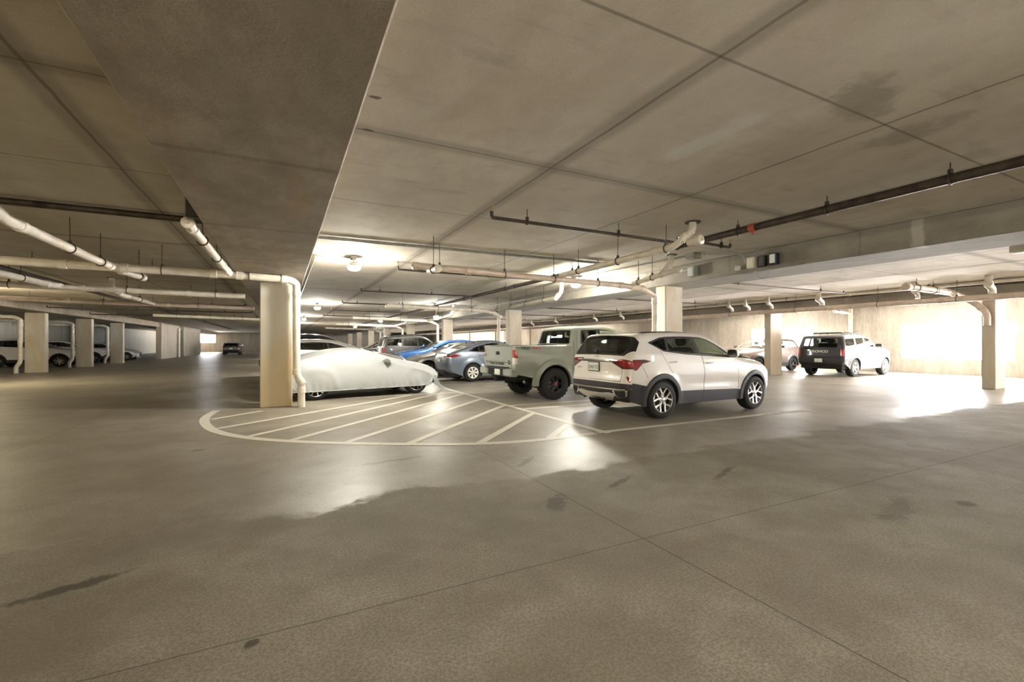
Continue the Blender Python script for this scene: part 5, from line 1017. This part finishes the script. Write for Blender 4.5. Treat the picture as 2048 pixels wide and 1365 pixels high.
# sprinkler mains and branches
pipe([(6.15, -1, 3.06), (6.15, 6, 3.06), (6.15, 18, 3.06), (6.15, 60, 3.06)], .052, 'black_steel_pipe', 'thick dark sprinkler main running the length of the middle bay', 'pipe', G2, .4, (.45, .62, .8, .97, 1.25, 1.55, 1.85, 2.2, 2.5), (.9, 1.5), name='sprinkler_pipe'); main = bpy.context.scene.objects['sprinkler_pipe']
m = MB(); m.tube([(6.15, 4.40, 3.06), (6.15, 4.31, 3.06)], .064, 'red_valve', 14); m.tube([(6.15, 4.355, 3.06), (6.15, 4.355, 2.96)], .016, 'red_valve', 8); tag(m.build('pipe_clamp', main), 'red grooved clamp')
for i, (y, x0, x1) in enumerate(((5.55, 2.5, 6.09), (10.4, 2.35, 6.09), (15.1, 2.25, 6.09), (19.9, 2.22, 6.09), (24.6, 2.2, 6.09), (29.3, 2.2, 6.09))):
    pipe([(x0, y, 3.13), (x0, y, 3.05), (x1, y, 3.05)], .024, 'black_steel_pipe', ['thin dark sprinkler branch ending nearest the camera', 'thin dark sprinkler branch above the pinkish main', 'third thin dark sprinkler branch', 'fourth thin dark sprinkler branch', 'fifth thin dark sprinkler branch', 'farthest thin dark sprinkler branch'][i], 'pipe', G2, .05, (1.15, 1.6), (), name='sprinkler_pipe', head=0)
pipe([(6.215, 5.35, 3.05), (6.95, 5.35, 3.03), (6.95, 5.35, 3.10)], .022, 'black_steel_pipe', 'short dark sprinkler branch on the beam side of the main', 'pipe', G2, .05, (.7,), (), name='sprinkler_pipe', head=2)
pipe([(-9.5, 8.0, 3.16), (-1.0, 8.0, 3.16)], .045, 'black_steel_pipe', 'dark pipe crossing the left bay under the ceiling', 'pipe', G2, .1, (), (.3, .7), name='sprinkler_pipe')
pipe([(-5.9, 2, 3.04), (-5.5, 14, 3.04), (-5.2, 60, 3.04)], .05, 'black_steel_pipe', 'dark sprinkler main running the length of the left bay', 'pipe', G2, .4, (.4, .8, 1.1, 1.3, 1.6), (), name='sprinkler_pipe')
for i, y in enumerate((12.6, 17.4, 22.2, 27, 32)):
    pipe([(-9.2, y, 3.05), (-9.2, y, 2.955), (-1.4, y, 2.955), (-1.4, y, 3.05)], .024, 'black_steel_pipe', 'dark sprinkler branch across the left bay, '+['nearest', 'second', 'third', 'fourth', 'farthest'][i], 'pipe', G2, .05, (1.15, 1.4, 1.6, 1.85), (), name='sprinkler_pipe', head=0)
pipe([(18.47, 3.2, 3.1), (18.47, 60, 3.1)], .042, 'black_steel_pipe', 'dark sprinkler main over the right aisle', 'pipe', G2, .4, (.1, .2, .3, .4, .5), (), name='sprinkler_pipe')
for i, y in enumerate((8.6, 13.6, 18.6, 23.6, 28.6)):
    pipe([(10.2, y, 3.13), (10.2, y, 3.06), (16.8, y, 3.06), (16.8, y, 3.13)], .022, 'black_steel_pipe', 'dark sprinkler branch across the right aisle, '+['nearest', 'second', 'third', 'fourth', 'farthest'][i], 'pipe', G2, .05, (1.2, 1.8), (), name='sprinkler_pipe', head=0)
# the right aisle: drains along the outer beam
pipe([(17.55, 4.2, 2.66), (17.55, 40, 2.58), (17.55, 60, 2.56)], .085, 'pink_pvc', 'long pinkish drain main along the outer beam', 'pipe', G1, .2, (.05, .105, .18, .26, .4, .6), (.06, .15, .22, .3, .5))
pipe([(18.2, 3.5, 3.14), (18.2, 60, 3.14)], .05, 'pvc', 'thin white pipe along the upper edge of the outer beam', 'pipe', G1, .2, (.06, .14, .22, .35), (.1, .2, .3))
for i, y in enumerate((5.25, 6.9, 9.7, 11.6, 12.6, 13.4, 16.4, 20.5, 23, 27.5, 31)):
    pipe([(17.32, y, CEIL), (17.32, y, 2.98), (17.55, y, 2.88), (17.55, y, 2.762)], .06 if i not in (0, 2) else .085, 'pvc', 'bent white drop pipe into the long pinkish main, '+['first', 'second', 'third', 'fourth', 'fifth', 'sixth', 'seventh', 'eighth', 'ninth', 'tenth', 'eleventh'][i]+' from the wall column', 'pipe', 'bent drop pipes along the outer beam', .14, (), (1.0,), flange=None)
pipe([(15.6, 6.40, 2.96), (17.5, 6.36, 2.94), (18.05, 6.34, 2.93)], .095, 'pink_pvc', 'fat pinkish drainpipe leading to the wall column', 'pipe', G1, .2, (.3, .8), (.15, .9), (1, 0))
pipe([(18.12, 6.33, 2.92), (18.50, 6.2, 2.78), (18.70, 5.95, 2.55), (18.745, 5.72, 2.3), (18.745, 5.72, 1.9)], .085, 'pink_pvc', 'pinkish pipe bend beside the wall column', 'pipe', G1, .2, (), (.3, 2.5))
pipe([(26.13, 13.05, CEIL), (26.13, 13.05, 1.5), (26.13, 13.05, 0)], .10, 'pvc', 'upright white drainpipe on the outer wall behind the dark off-roader', 'pipe', G1, .1, (), (.3,))
pipe([(24.6, 13.05, 2.98), (26.03, 13.05, 2.92)], .06, 'pvc', 'short white pipe meeting the upright wall drainpipe', 'pipe', G1, .1, (.3,), (.5,), (1, 0))
# conduits and boxes
def conduit(path, r, label): return pipe(path, r, 'galvanised', label, 'conduit', 'grey metal conduits', .12, (), (), name='conduit')
conduit([(.46, 8.46, 3.19), (6.6, 8.3, 3.19)], .028, 'grey conduit across the ceiling above the pinkish main')
conduit([(.62, 10.3, 3.2), (.62, 30, 3.2)], .02, 'grey conduit running along the broad beam beyond the first lamp'); conduit([(.62, 10.3, 3.2), (1.3, 10.27, 3.2)], .018, 'short grey conduit feeding the first lamp')
conduit([(8.44, 7.6, 3.08), (8.44, 14, 3.08), (8.44, 40, 3.08)], .018, 'grey conduit along the side of the boxed beam'); conduit([(7.6, 6.87, 3.2), (7.3, 10.35, 3.2)], .018, 'grey conduit feeding the lamp above the pickup'); conduit([(7.74, 6.58, 3.2), (8.3, 6.12, 3.2), (8.44, 6.12, 3.0)], .02, 'bent grey conduit between the ceiling box and beam')
def wallbox(y, z, w, h, d, mat, label, cat, name, lens=None):
    m = MB(); m.box((8.48-d, y-w/2, z-h/2), (8.482, y+w/2, z+h/2), mat, .012); o = tag(m.build(name), label, cat)
    m = MB(); m.box((8.48-d-.008, y-w*.36, z-h*.38), (8.48-d+.002, y+w*.36, z+h*.38), lens or mat, .004); m.build('cover_plate', o); return o
wallbox(5.98, 2.985, .17, .22, .12, 'box_beige', 'beige control box on the beam above the white crossover', 'box', 'control_box'); wallbox(5.76, 2.985, .13, .22, .10, 'box_black', 'black box between the beige and navy boxes on the beam', 'box', 'control_box')
wallbox(5.52, 2.99, .15, .22, .12, 'box_navy', 'navy box with white face on the beam', 'box', 'control_box', 'plate_white'); wallbox(6.32, 2.93, .11, .09, .07, 'plate_white', 'small white box beside the beige control box', 'box', 'sensor_box', 'box_grey')
wallbox(7.45, 3.02, .20, .22, .14, 'box_grey', 'grey box on the beam beside the white cleanout stub', 'box', 'junction_box')
m = MB(); m.box((7.48, 6.6, 3.12), (7.72, 6.84, CEIL), 'box_grey', .012); o = tag(m.build('junction_box'), 'grey ceiling junction box near the beam boxes', 'box'); m = MB(); m.box((7.51, 6.63, 3.112), (7.69, 6.81, 3.122), 'galvanised', .003); m.build('cover_plate', o)
m = MB(); m.box((11.75, 3.1, 3.0), (11.99, 3.3, CEIL), 'box_beige', .015); o = tag(m.build('junction_box'), 'beige box under the right aisle ceiling at the picture edge', 'box'); m = MB(); m.box((11.79, 3.14, 2.994), (11.95, 3.26, 3.004), 'plate_white', .003); m.build('cover_plate', o)
m = MB(); m.tube([(8.38, 5.72+.14*math.cos(a), 2.78+.16*math.sin(a)+.02) for a in [math.pi*(.05+1.6*i/24)+1.2 for i in range(25)]], .004, 'hanger_steel', 5); tag(m.build('cable_loop'), 'loose wire loop hanging under the beam boxes', 'cable')
m = MB(); m.box((-1.02, 6.5, 2.86), (-.862, 6.62, 3.2), 'box_black', .01); m.tube([(-.95, 6.56, 2.9), (-.95, 6.56, CEIL)], .02, 'box_black', 8); tag(m.build('pipe_bracket'), 'black bracket on the broad beam at the pipe end', 'bracket')
